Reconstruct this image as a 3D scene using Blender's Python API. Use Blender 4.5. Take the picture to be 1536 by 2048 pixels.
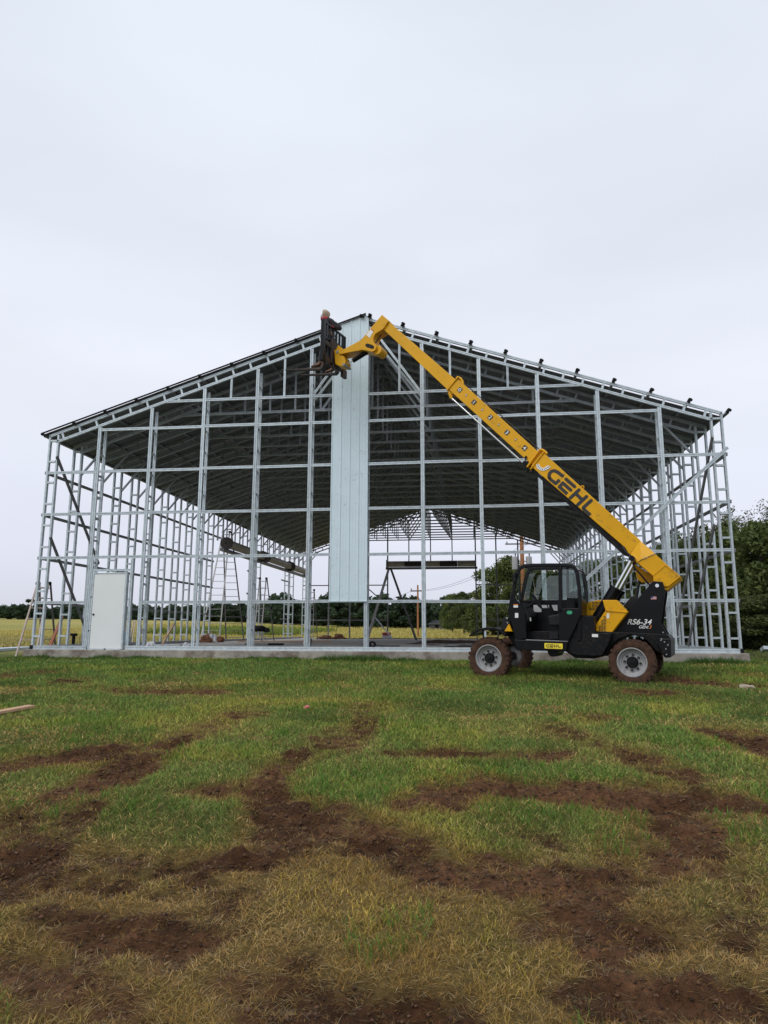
import bpy, math, random
import numpy as np
from mathutils import Vector, Matrix

# ------------------------------------------------------------------ scene, camera, world, sun
scene = bpy.context.scene
for o in list(bpy.data.objects):
    bpy.data.objects.remove(o)
COL = scene.collection
R_ = math.radians
random.seed(7)
RNG = np.random.default_rng(11)

FPX, PITCH, YAW, ROLL = 1376.47, 0.171388, 0.123922, 0.0021208
CAM = np.array([11.85287, -17.69731, 0.504831])
_F = np.array([-math.sin(YAW) * math.cos(PITCH), math.cos(YAW) * math.cos(PITCH), math.sin(PITCH)])
_R = np.array([math.cos(YAW), math.sin(YAW), 0.0])
_U = np.cross(_R, _F)
_R2 = _R * math.cos(ROLL) + _U * math.sin(ROLL)
_U2 = -_R * math.sin(ROLL) + _U * math.cos(ROLL)
cam_data = bpy.data.cameras.new('camera')
cam = bpy.data.objects.new('camera', cam_data)
COL.objects.link(cam)
cam.matrix_world = Matrix(((_R2[0], _U2[0], -_F[0], CAM[0]), (_R2[1], _U2[1], -_F[1], CAM[1]),
                           (_R2[2], _U2[2], -_F[2], CAM[2]), (0, 0, 0, 1)))
cam_data.sensor_fit = 'VERTICAL'
cam_data.sensor_height = 24
cam_data.lens = FPX / 2048 * 24
cam_data.clip_start = 0.05
cam_data.clip_end = 5000
scene.camera = cam

SUN_EL, SUN_AZ = 52.0, 215.0          # soft bright spot of the overcast, behind and left of the camera
w = bpy.data.worlds.new('World')
scene.world = w
w.use_nodes = True
nt = w.node_tree
nt.nodes.clear()
N = nt.nodes.new
out = N('ShaderNodeOutputWorld'); bg = N('ShaderNodeBackground')
sky = N('ShaderNodeTexSky'); sky.sky_type = 'NISHITA'; sky.sun_disc = False
sky.sun_elevation = R_(SUN_EL); sky.sun_rotation = R_(SUN_AZ)
sky.air_density = 1.0; sky.dust_density = 4.0; sky.ozone_density = 1.0
geo = N('ShaderNodeTexCoord'); sep = N('ShaderNodeSeparateXYZ')
nt.links.new(geo.outputs['Generated'], sep.inputs[0])
ramp = N('ShaderNodeValToRGB')
ramp.color_ramp.elements[0].position = 0.0; ramp.color_ramp.elements[0].color = (6.8, 6.95, 7.95, 1)
ramp.color_ramp.elements[1].position = 1.0; ramp.color_ramp.elements[1].color = (7.1, 7.75, 8.6, 1)
e = ramp.color_ramp.elements.new(0.12); e.color = (7.35, 7.6, 8.7, 1)
e = ramp.color_ramp.elements.new(0.35); e.color = (7.95, 8.3, 9.2, 1)
e = ramp.color_ramp.elements.new(0.6); e.color = (7.5, 8.05, 8.9, 1)
nt.links.new(sep.outputs['Z'], ramp.inputs[0])
mp = N('ShaderNodeMapping'); mp.inputs['Scale'].default_value = (1.0, 1.0, 3.2)
nz = N('ShaderNodeTexNoise'); nz.inputs['Scale'].default_value = 1.6; nz.inputs['Detail'].default_value = 3; nz.inputs['Roughness'].default_value = 0.45
nt.links.new(geo.outputs['Generated'], mp.inputs[0]); nt.links.new(mp.outputs[0], nz.inputs['Vector'])
mr = N('ShaderNodeMapRange'); mr.inputs['From Min'].default_value = 0.3; mr.inputs['From Max'].default_value = 0.7
mr.inputs['To Min'].default_value = 0.91; mr.inputs['To Max'].default_value = 1.05
nt.links.new(nz.outputs['Fac'], mr.inputs['Value'])
mul = N('ShaderNodeVectorMath'); mul.operation = 'SCALE'
nt.links.new(ramp.outputs[0], mul.inputs[0]); nt.links.new(mr.outputs[0], mul.inputs['Scale'])
mix = N('ShaderNodeMix'); mix.data_type = 'RGBA'; mix.inputs['Factor'].default_value = 0.95
nt.links.new(sky.outputs[0], mix.inputs['A']); nt.links.new(mul.outputs[0], mix.inputs['B'])
nt.links.new(mix.outputs['Result'], bg.inputs['Color']); bg.inputs['Strength'].default_value = 0.1
nt.links.new(bg.outputs[0], out.inputs[0])

sd = bpy.data.lights.new('sun', 'SUN'); sd.energy = 1.3; sd.angle = R_(40); sd.color = (1, 0.98, 0.95)
sun = bpy.data.objects.new('sun', sd); COL.objects.link(sun)
_az, _el = R_(SUN_AZ), R_(SUN_EL)
_to = Vector((math.sin(_az) * math.cos(_el), math.cos(_az) * math.cos(_el), math.sin(_el)))
sun.rotation_euler = _to.to_track_quat('Z', 'Y').to_euler()
sun.location = (0, -20, 30)
scene.view_settings.view_transform = 'Standard'
scene.view_settings.look = 'None'
scene.view_settings.exposure = 0.12
scene.view_settings.gamma = 1.0
scene.cycles.max_bounces = 6
scene.cycles.transparent_max_bounces = 8
scene.cycles.use_denoising = True

# ------------------------------------------------------------------ helpers
def ray(u, v):
    return _F + (u - 768) / FPX * _R2 + (1024 - v) / FPX * _U2

def at(u, v, ax, val):
    """point of the world plane (axis ax = val) seen at photo pixel u, v"""
    d = ray(u, v)
    return CAM + (val - CAM[ax]) / d[ax] * d

def kind(o, k):
    o['kind'] = k

def tag(o, label, cat=None, group=None, k=None):
    o['label'] = label
    if cat: o['category'] = cat
    if group: o['group'] = group
    if k: o['kind'] = k
    return o

def empty(name, loc=(0, 0, 0), rz=0.0):
    o = bpy.data.objects.new(name, None)
    o.empty_display_size = 0.3
    COL.objects.link(o)
    o.location = loc
    o.rotation_euler = (0, 0, rz)
    return o

def copy_tree(o, parent=None):
    c = o.copy(); COL.objects.link(c); c.parent = parent
    for ch in list(o.children):
        copy_tree(ch, c)
    return c

class MB:
    def __init__(s):
        s.v = []; s.f = []; s.mi = []
    def add(s, vs, fs, mi=0):
        b = len(s.v)
        s.v += [tuple(float(c) for c in p) for p in vs]
        s.f += [tuple(b + i for i in f) for f in fs]
        s.mi += [mi] * len(fs)
    def box(s, lo, hi, mi=0):
        x0, y0, z0 = lo; x1, y1, z1 = hi
        s.add([(x0, y0, z0), (x1, y0, z0), (x1, y1, z0), (x0, y1, z0), (x0, y0, z1), (x1, y0, z1), (x1, y1, z1), (x0, y1, z1)],
              [(0, 3, 2, 1), (4, 5, 6, 7), (0, 1, 5, 4), (1, 2, 6, 5), (2, 3, 7, 6), (3, 0, 4, 7)], mi)
    def sweep(s, p, q, prof, side, nrm, mi=0):
        """prof: list of (side, normal) offsets swept from p to q"""
        p = Vector(p); q = Vector(q); side = Vector(side).normalized()
        d = (q - p).normalized()
        nrm = Vector(nrm); nrm = (nrm - d * nrm.dot(d)).normalized()
        side = d.cross(nrm).normalized() if abs(side.dot(d)) > .99 else (side - d * side.dot(d)).normalized()
        n = len(prof); vs = []
        for e in (p, q):
            for a, b in prof:
                vs.append(e + side * a + nrm * b)
        fs = [(i, (i + 1) % n, n + (i + 1) % n, n + i) for i in range(n)]
        fs += [tuple(range(n))[::-1], tuple(range(n, 2 * n))]
        s.add(vs, fs, mi)
    def chan(s, p, q, w, d, nrm, groove=True, mi=0):
        """galvanised section between p and q; w across, d deep, face towards nrm"""
        dd = (Vector(q) - Vector(p)).normalized()
        n = Vector(nrm); n = (n - dd * n.dot(dd)).normalized()
        side = dd.cross(n)
        if groove:
            g = w * .12
            prof = [(-w / 2, -d), (-w / 2, 0), (-g, 0), (-g * .6, -.012), (g * .6, -.012), (g, 0), (w / 2, 0), (w / 2, -d)]
        else:
            prof = [(-w / 2, -d), (-w / 2, 0), (w / 2, 0), (w / 2, -d)]
        s.sweep(p, q, prof, side, n, mi)
    def bar(s, p, q, w, h=None, up=(0, 0, 1), mi=0):
        h = h or w
        d = (Vector(q) - Vector(p)).normalized()
        u = Vector(up)
        if abs(u.normalized().dot(d)) > .98: u = Vector((1, 0, 0))
        u = (u - d * u.dot(d)).normalized(); sd_ = d.cross(u)
        s.sweep(p, q, [(-w / 2, -h / 2), (-w / 2, h / 2), (w / 2, h / 2), (w / 2, -h / 2)], sd_, u, mi)
    def tube(s, pts, r, n=8, mi=0, cap=True):
        pts = [Vector(p) for p in pts]
        rs = r if isinstance(r, (list, tuple)) else [r] * len(pts)
        b = len(s.v); prev = None
        for i, p in enumerate(pts):
            d = (pts[min(i + 1, len(pts) - 1)] - pts[max(i - 1, 0)]).normalized()
            if prev is None:
                a = d.orthogonal().normalized()
            else:
                a = (prev - d * prev.dot(d)).normalized()
            prev = a; c = d.cross(a)
            for k in range(n):
                t = 2 * math.pi * k / n
                s.v.append(tuple(p + (a * math.cos(t) + c * math.sin(t)) * rs[i]))
        for i in range(len(pts) - 1):
            for k in range(n):
                s.f.append((b + i * n + k, b + i * n + (k + 1) % n, b + (i + 1) * n + (k + 1) % n, b + (i + 1) * n + k)); s.mi.append(mi)
        if cap:
            s.f.append(tuple(b + k for k in range(n))[::-1]); s.mi.append(mi)
            e = b + (len(pts) - 1) * n
            s.f.append(tuple(e + k for k in range(n))); s.mi.append(mi)
    def prism(s, poly, o0, o1, mi=0):
        """poly of (a, z) points, extruded along local y from o0 to o1"""
        n = len(poly)
        ar = sum(poly[i][0] * poly[(i + 1) % n][1] - poly[(i + 1) % n][0] * poly[i][1] for i in range(n))
        if ar < 0: poly = poly[::-1]
        vs = [(a, o0, z) for a, z in poly] + [(a, o1, z) for a, z in poly]
        fs = [tuple(range(n)), tuple(range(n, 2 * n))[::-1]]
        fs += [(i, n + i, n + (i + 1) % n, (i + 1) % n) for i in range(n)]
        s.add(vs, fs, mi)
    def lathe(s, prof, n=32, c=(0, 0, 0), axis='y', mi=0, closed=False):
        """prof of (radius, offset along the axis)"""
        b = len(s.v)
        for r, o in prof:
            for k in range(n):
                t = 2 * math.pi * k / n
                x, z = r * math.cos(t), r * math.sin(t)
                p = (c[0] + x, c[1] + o, c[2] + z) if axis == 'y' else (c[0] + x, c[1] + z, c[2] + o)
                s.v.append(p)
        m = len(prof)
        for i in range(m if closed else m - 1):
            j = (i + 1) % m
            for k in range(n):
                s.f.append((b + i * n + k, b + i * n + (k + 1) % n, b + j * n + (k + 1) % n, b + j * n + k)); s.mi.append(mi)
    def build(s, name, mats, parent=None, smooth=False, bevel=0, recalc=True):
        me = bpy.data.meshes.new(name)
        me.from_pydata(s.v, [], s.f)
        if not isinstance(mats, (list, tuple)): mats = [mats]
        for m in mats: me.materials.append(m)
        me.polygons.foreach_set('material_index', s.mi)
        if recalc:
            import bmesh
            bm = bmesh.new(); bm.from_mesh(me)
            bmesh.ops.recalc_face_normals(bm, faces=bm.faces)
            bm.to_mesh(me); bm.free()
        if smooth:
            me.polygons.foreach_set('use_smooth', [True] * len(me.polygons))
            me.set_sharp_from_angle(angle=R_(40))
        me.update()
        o = bpy.data.objects.new(name, me)
        COL.objects.link(o)
        if parent: o.parent = parent
        if bevel:
            b = o.modifiers.new('b', 'BEVEL'); b.width = bevel; b.segments = 2; b.limit_method = 'ANGLE'
        return o

def np_obj(name, V, F, mat, parent=None, col=None, smooth=False):
    me = bpy.data.meshes.new(name)
    V = np.asarray(V, np.float32); F = np.asarray(F, np.int32); k = F.shape[1]
    me.vertices.add(len(V)); me.vertices.foreach_set('co', V.ravel())
    me.loops.add(F.size); me.loops.foreach_set('vertex_index', F.ravel())
    me.polygons.add(len(F)); me.polygons.foreach_set('loop_start', np.arange(0, F.size, k, dtype=np.int32))
    if smooth: me.polygons.foreach_set('use_smooth', np.ones(len(F), bool))
    if col is not None:
        a = me.color_attributes.new('Col', 'FLOAT_COLOR', 'POINT')
        c4 = np.ones((len(V), 4), np.float32); c4[:, :3] = col
        a.data.foreach_set('color', c4.ravel())
    me.materials.append(mat); me.update(); me.validate()
    if name is None: return me
    o = bpy.data.objects.new(name, me); COL.objects.link(o)
    if parent: o.parent = parent
    return o

# value noise -------------------------------------------------------
_perm = np.random.default_rng(3).random(65536).astype(np.float32)
def vnoise(x, y, seed=0):
    x = np.asarray(x, np.float64) + 1000 + seed * 17.3; y = np.asarray(y, np.float64) + 1000 + seed * 31.7
    xi = np.floor(x).astype(np.int64); yi = np.floor(y).astype(np.int64)
    fx = x - xi; fy = y - yi
    fx = fx * fx * (3 - 2 * fx); fy = fy * fy * (3 - 2 * fy)
    h = lambda a, b: _perm[((a * 73856093) ^ (b * 19349663)) & 65535]
    return (h(xi, yi) * (1 - fx) + h(xi + 1, yi) * fx) * (1 - fy) + (h(xi, yi + 1) * (1 - fx) + h(xi + 1, yi + 1) * fx) * fy
def fbm(x, y, o=4, seed=0):
    t = 0; a = .5; s = 0
    for i in range(o):
        t = t + a * vnoise(x * 2 ** i, y * 2 ** i, seed + i); s += a; a *= .5
    return t / s
def sstep(a, b, x):
    t = np.clip((x - a) / (b - a), 0, 1)
    return t * t * (3 - 2 * t)

# ------------------------------------------------------------------ materials
def mat_base(name):
    m = bpy.data.materials.new(name); m.use_nodes = True
    t = m.node_tree; b = t.nodes['Principled BSDF']
    return m, t, b

def mat(name, col, rough=.6, metal=0.0, var=.12, scale=6.0, bump=0.0, bscale=40, dirt=None, dirt_amt=.5, dirt_scale=2.5, spec=.5, detail=6, coat=0, orand=0):
    m, t, b = mat_base(name)
    n = t.nodes.new; L = t.links.new
    tc = n('ShaderNodeTexCoord')
    no = n('ShaderNodeTexNoise'); no.inputs['Scale'].default_value = scale; no.inputs['Detail'].default_value = detail
    L(tc.outputs['Object'], no.inputs['Vector'])
    mr = n('ShaderNodeMapRange'); mr.inputs['From Min'].default_value = .25; mr.inputs['From Max'].default_value = .75
    mr.inputs['To Min'].default_value = 1 - var; mr.inputs['To Max'].default_value = 1 + var
    L(no.outputs['Fac'], mr.inputs['Value'])
    sc = n('ShaderNodeVectorMath'); sc.operation = 'SCALE'; sc.inputs[0].default_value = col
    L(mr.outputs[0], sc.inputs['Scale'])
    last = sc.outputs[0]
    if orand:
        oi = n('ShaderNodeObjectInfo'); mo = n('ShaderNodeMapRange'); mo.inputs['To Min'].default_value = 1 - orand; mo.inputs['To Max'].default_value = 1 + orand
        L(oi.outputs['Random'], mo.inputs['Value']); s2_ = n('ShaderNodeVectorMath'); s2_.operation = 'SCALE'; L(last, s2_.inputs[0]); L(mo.outputs[0], s2_.inputs['Scale']); last = s2_.outputs[0]
    if dirt:
        n2 = n('ShaderNodeTexNoise'); n2.inputs['Scale'].default_value = dirt_scale; n2.inputs['Detail'].default_value = 8; n2.inputs['Roughness'].default_value = .65
        L(tc.outputs['Object'], n2.inputs['Vector'])
        m2 = n('ShaderNodeMapRange'); m2.inputs['From Min'].default_value = .62 - .3 * dirt_amt; m2.inputs['From Max'].default_value = .8 - .3 * dirt_amt
        L(n2.outputs['Fac'], m2.inputs['Value'])
        mx = n('ShaderNodeMix'); mx.data_type = 'RGBA'
        L(m2.outputs[0], mx.inputs['Factor']); L(last, mx.inputs['A']); mx.inputs['B'].default_value = (*dirt, 1)
        last = mx.outputs['Result']
    L(last, b.inputs['Base Color'])
    b.inputs['Roughness'].default_value = rough; b.inputs['Metallic'].default_value = metal
    b.inputs['Specular IOR Level'].default_value = spec
    if coat: b.inputs['Coat Weight'].default_value = coat
    if bump:
        n3 = n('ShaderNodeTexNoise'); n3.inputs['Scale'].default_value = bscale; n3.inputs['Detail'].default_value = 5
        L(tc.outputs['Object'], n3.inputs['Vector'])
        bp = n('ShaderNodeBump'); bp.inputs['Strength'].default_value = bump; bp.inputs['Distance'].default_value = .02
        L(n3.outputs['Fac'], bp.inputs['Height']); L(bp.outputs[0], b.inputs['Normal'])
    return m

def attr_mat(name, rough=.9, nscale=30, nvar=.35, bump=0, bscale=30, bdist=.02, transl=0, spec=.3, big=None):
    m, t, b = mat_base(name)
    n = t.nodes.new; L = t.links.new
    at_ = n('ShaderNodeAttribute'); at_.attribute_name = 'Col'
    tc = n('ShaderNodeTexCoord')
    last = at_.outputs['Color']
    if nvar:
        no = n('ShaderNodeTexNoise'); no.inputs['Scale'].default_value = nscale; no.inputs['Detail'].default_value = 8; no.inputs['Roughness'].default_value = .7
        L(tc.outputs['Object'], no.inputs['Vector'])
        mr = n('ShaderNodeMapRange'); mr.inputs['From Min'].default_value = .3; mr.inputs['From Max'].default_value = .7
        mr.inputs['To Min'].default_value = 1 - nvar; mr.inputs['To Max'].default_value = 1 + nvar
        L(no.outputs['Fac'], mr.inputs['Value'])
        sc = n('ShaderNodeVectorMath'); sc.operation = 'SCALE'
        L(last, sc.inputs[0]); L(mr.outputs[0], sc.inputs['Scale']); last = sc.outputs[0]
        if bump:
            bp = n('ShaderNodeBump'); bp.inputs['Strength'].default_value = bump; bp.inputs['Distance'].default_value = bdist
            L(no.outputs['Fac'], bp.inputs['Height']); L(bp.outputs[0], b.inputs['Normal'])
    L(last, b.inputs['Base Color'])
    b.inputs['Roughness'].default_value = rough; b.inputs['Specular IOR Level'].default_value = spec
    if transl:
        tr = n('ShaderNodeBsdfTranslucent'); L(last, tr.inputs['Color'])
        ms = n('ShaderNodeMixShader'); ms.inputs[0].default_value = transl
        L(b.outputs[0], ms.inputs[1]); L(tr.outputs[0], ms.inputs[2])
        L(ms.outputs[0], t.nodes['Material Output'].inputs['Surface'])
    return m

M = {}
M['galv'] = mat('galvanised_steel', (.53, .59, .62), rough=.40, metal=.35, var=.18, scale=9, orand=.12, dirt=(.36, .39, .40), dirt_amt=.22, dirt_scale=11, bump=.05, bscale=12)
M['galv_dark'] = mat('dark_galvanised', (.20, .20, .21), rough=.5, metal=.4, var=.2, scale=6, orand=.15)  # darker tone of the steel, for side girts, braces and rear gable
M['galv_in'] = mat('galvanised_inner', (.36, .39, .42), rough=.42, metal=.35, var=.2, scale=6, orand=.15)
M['roof'] = mat('roof_sheet_metal', (.145, .15, .175), rough=.5, metal=.3, var=.12, scale=1.5)
M['roof_top'] = M['roof']
M['purlin'] = mat('purlin_steel', (.19, .195, .22), rough=.5, metal=.3, var=.2, scale=3)
M['foam'] = mat('black_closure', (.010, .010, .012), rough=.8, spec=.2)
M['panel'] = mat('white_blue_sheet', (.65, .765, .82), rough=.34, metal=.0, var=.04, scale=2, dirt=(.47, .52, .54), dirt_amt=.14, dirt_scale=9, coat=.2, bump=.03, bscale=1.6)
M['door'] = mat('door_paint', (.78, .80, .79), rough=.5, var=.03, scale=1.5)
M['black'] = mat('black_paint', (.0045, .0048, .006), rough=.28, var=.2, scale=4, dirt=(.016, .013, .011), dirt_amt=.12, dirt_scale=5, spec=.22)
M['blackmud'] = mat('black_muddy', (.005, .0055, .0065), rough=.45, var=.2, scale=4, dirt=(.03, .021, .016), dirt_amt=.35, dirt_scale=16, spec=.2)
M['rubber'] = mat('muddy_rubber', (.075, .040, .026), rough=.95, var=.35, scale=14, dirt=(.035, .024, .019), dirt_amt=.45, dirt_scale=10, bump=.6, bscale=60, spec=.2)
M['rim'] = mat('grey_rim', (.30, .30, .305), rough=.5, var=.12, scale=8, dirt=(.16, .11, .08), dirt_amt=.2, dirt_scale=9)
M['yellow'] = mat('yellow_paint', (.72, .36, .002), rough=.42, var=.08, scale=1.6, dirt=(.36, .19, .03), dirt_amt=.16, dirt_scale=7, spec=.3)
M['yellow2'] = mat('bright_yellow_plate', (.85, .66, .04), rough=.4, var=.03)
M['chrome'] = mat('chrome_rod', (.78, .79, .8), rough=.12, metal=1.0, var=.02)
M['steel_rust'] = mat('dark_rusty_steel', (.035, .030, .030), rough=.6, metal=.2, var=.3, scale=5, dirt=(.10, .048, .03), dirt_amt=.5, dirt_scale=5)
M['white'] = mat('white_decal', (.78, .78, .76), rough=.5, var=.03)
M['decal_black'] = mat('black_decal', (.02, .018, .018), rough=.5, var=.1)
M['green'] = mat('green_decal', (.03, .33, .16), rough=.5, var=.05)
M['red'] = mat('red_decal', (.45, .05, .06), rough=.5, var=.05)
M['blue'] = mat('blue_decal', (.03, .05, .2), rough=.5, var=.05)
M['orange'] = mat('orange_decal', (.75, .22, .02), rough=.5, var=.05)
M['seat'] = mat('seat_vinyl', (.014, .014, .016), rough=.6, var=.2, spec=.25)
M['concrete'] = mat('slab_concrete', (.46, .45, .43), rough=.85, var=.12, scale=1.2, dirt=(.27, .225, .19), dirt_amt=.55, dirt_scale=.7, bump=.15, bscale=25)
M['concrete_edge'] = mat('slab_edge_concrete', (.34, .31, .27), rough=.9, var=.2, scale=3, dirt=(.17, .135, .105), dirt_amt=.55, dirt_scale=2.2, bump=.3, bscale=20)
M['lumber'] = mat('fresh_lumber', (.50, .31, .19), rough=.8, var=.15, scale=8)
M['redwood'] = mat('reddish_timber', (.28, .10, .055), rough=.8, var=.2, scale=8)
M['pole'] = mat('utility_pole_wood', (.36, .155, .065), rough=.85, var=.2, scale=3)
M['aluminium'] = mat('ladder_aluminium', (.42, .41, .40), rough=.45, metal=.4, var=.15, scale=6)
M['ladder_dark'] = mat('ladder_dark_grey', (.12, .115, .115), rough=.55, metal=.3, var=.2, scale=6)  # darker grey, mostly for the rear ladder sections
M['ladder_tan'] = mat('ladder_dirty_rails', (.42, .34, .30), rough=.6, metal=.1, var=.2, scale=6)
M['tan'] = mat('tan_door_curtain', (.44, .39, .31), rough=.55, metal=.1, var=.15, scale=2)
M['brown'] = mat('brown_door_curtain', (.045, .035, .03), rough=.6, var=.15, scale=2)
M['cardboard'] = mat('cardboard', (.20, .09, .05), rough=.9, var=.3, scale=5)
M['plastic'] = mat('white_plastic_bag', (.65, .66, .68), rough=.35, var=.1)
M['sheetblue'] = mat('protective_sheet', (.50, .60, .72), rough=.3, var=.12, scale=2)
M['mud'] = mat('clod_mud', (.085, .046, .030), rough=.9, var=.3, scale=8, bump=.6, bscale=20)
M['rock'] = mat('pale_rubble', (.36, .29, .22), rough=.9, var=.25, scale=8, bump=.5, bscale=20)
M['pinkrag'] = mat('pink_wrapper', (.62, .16, .17), rough=.6, var=.15, scale=30)
M['bark'] = mat('tree_bark', (.07, .055, .045), rough=.95, var=.3, scale=4, bump=.5)
M['ground'] = attr_mat('soil_and_turf', rough=.95, nscale=16, nvar=.6, bump=1.0, bdist=.06, spec=.15)
M['grass'] = attr_mat('grass_blades', rough=.7, nscale=3, nvar=.0, transl=.25, spec=.25)
def leaf_mat(name, c1, c2, scale):
    m, t, b = mat_base(name); n = t.nodes.new; L = t.links.new
    tc = n('ShaderNodeTexCoord'); oi = n('ShaderNodeObjectInfo')
    ad = n('ShaderNodeVectorMath'); ad.operation = 'ADD'
    L(tc.outputs['Object'], ad.inputs[0]); L(oi.outputs['Random'], ad.inputs[1])
    no = n('ShaderNodeTexNoise'); no.inputs['Scale'].default_value = scale; no.inputs['Detail'].default_value = 8; no.inputs['Roughness'].default_value = .75
    L(ad.outputs[0], no.inputs['Vector'])
    r = n('ShaderNodeValToRGB'); r.color_ramp.elements[0].position = .35; r.color_ramp.elements[1].position = .68
    r.color_ramp.elements[0].color = (*c1, 1); r.color_ramp.elements[1].color = (*c2, 1)
    L(no.outputs['Fac'], r.inputs[0])
    hv = n('ShaderNodeHueSaturation'); mr = n('ShaderNodeMapRange'); mr.inputs['To Min'].default_value = .75; mr.inputs['To Max'].default_value = 1.25
    L(oi.outputs['Random'], mr.inputs['Value']); L(mr.outputs[0], hv.inputs['Value']); L(r.outputs[0], hv.inputs['Color'])
    L(hv.outputs[0], b.inputs['Base Color']); b.inputs['Roughness'].default_value = .65; b.inputs['Specular IOR Level'].default_value = .25
    tr = n('ShaderNodeBsdfTranslucent'); L(hv.outputs[0], tr.inputs['Color'])
    ms = n('ShaderNodeMixShader'); ms.inputs[0].default_value = .25
    L(b.outputs[0], ms.inputs[1]); L(tr.outputs[0], ms.inputs[2]); L(ms.outputs[0], t.nodes['Material Output'].inputs['Surface'])
    return m
M['leaf_far'] = leaf_mat('leaves_far', (.030, .055, .030), (.065, .10, .048), .5)
M['leaf_near'] = leaf_mat('leaves_near', (.045, .075, .022), (.15, .18, .05), .8)
M['leaf_dark'] = leaf_mat('leaves_dark', (.035, .052, .018), (.12, .135, .042), .9)
def glass_mat():
    m, t, b = mat_base('tinted_glass'); n = t.nodes.new; L = t.links.new
    tr = n('ShaderNodeBsdfTransparent'); tr.inputs['Color'].default_value = (.72, .78, .76, 1)
    gl = n('ShaderNodeBsdfGlossy'); gl.inputs['Roughness'].default_value = .03; gl.inputs['Color'].default_value = (.8, .85, .85, 1)
    ms = n('ShaderNodeMixShader'); ms.inputs[0].default_value = .08
    L(tr.outputs[0], ms.inputs[1]); L(gl.outputs[0], ms.inputs[2]); L(ms.outputs[0], t.nodes['Material Output'].inputs['Surface'])
    return m
M['glass'] = glass_mat()

# ------------------------------------------------------------------ terrain
B = 1.524
LEN = 30.48
W12 = 12 * B
def gbase(x, y):
    x = np.asarray(x, float); y = np.asarray(y, float)
    z = np.where(y < -.5, -.235 - .052 * (-.5 - y), -.235)
    z = np.maximum(z, -1.25)
    lim = np.interp(x, [-120, -30, 0, 25, 50, 120], [3.6, 2.5, 1.9, 1.5, .35, .2])
    z = z + sstep(30, 150, y) * lim
    z = z - .45 * sstep(19, 40, x) * (1 - sstep(60, 110, y))
    z = z + .35 * sstep(-5, -40, x) * sstep(-5, 30, y)
    return z
def ghit(u, v):
    t = 1.0; d = ray(u, v)
    lo, hi = 0.5, 400.
    for k in range(60):
        mid = (lo + hi) / 2; p = CAM + d * mid
        if p[2] > float(gbase(p[0], p[1])): lo = mid
        else: hi = mid
    return CAM + d * lo

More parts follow.
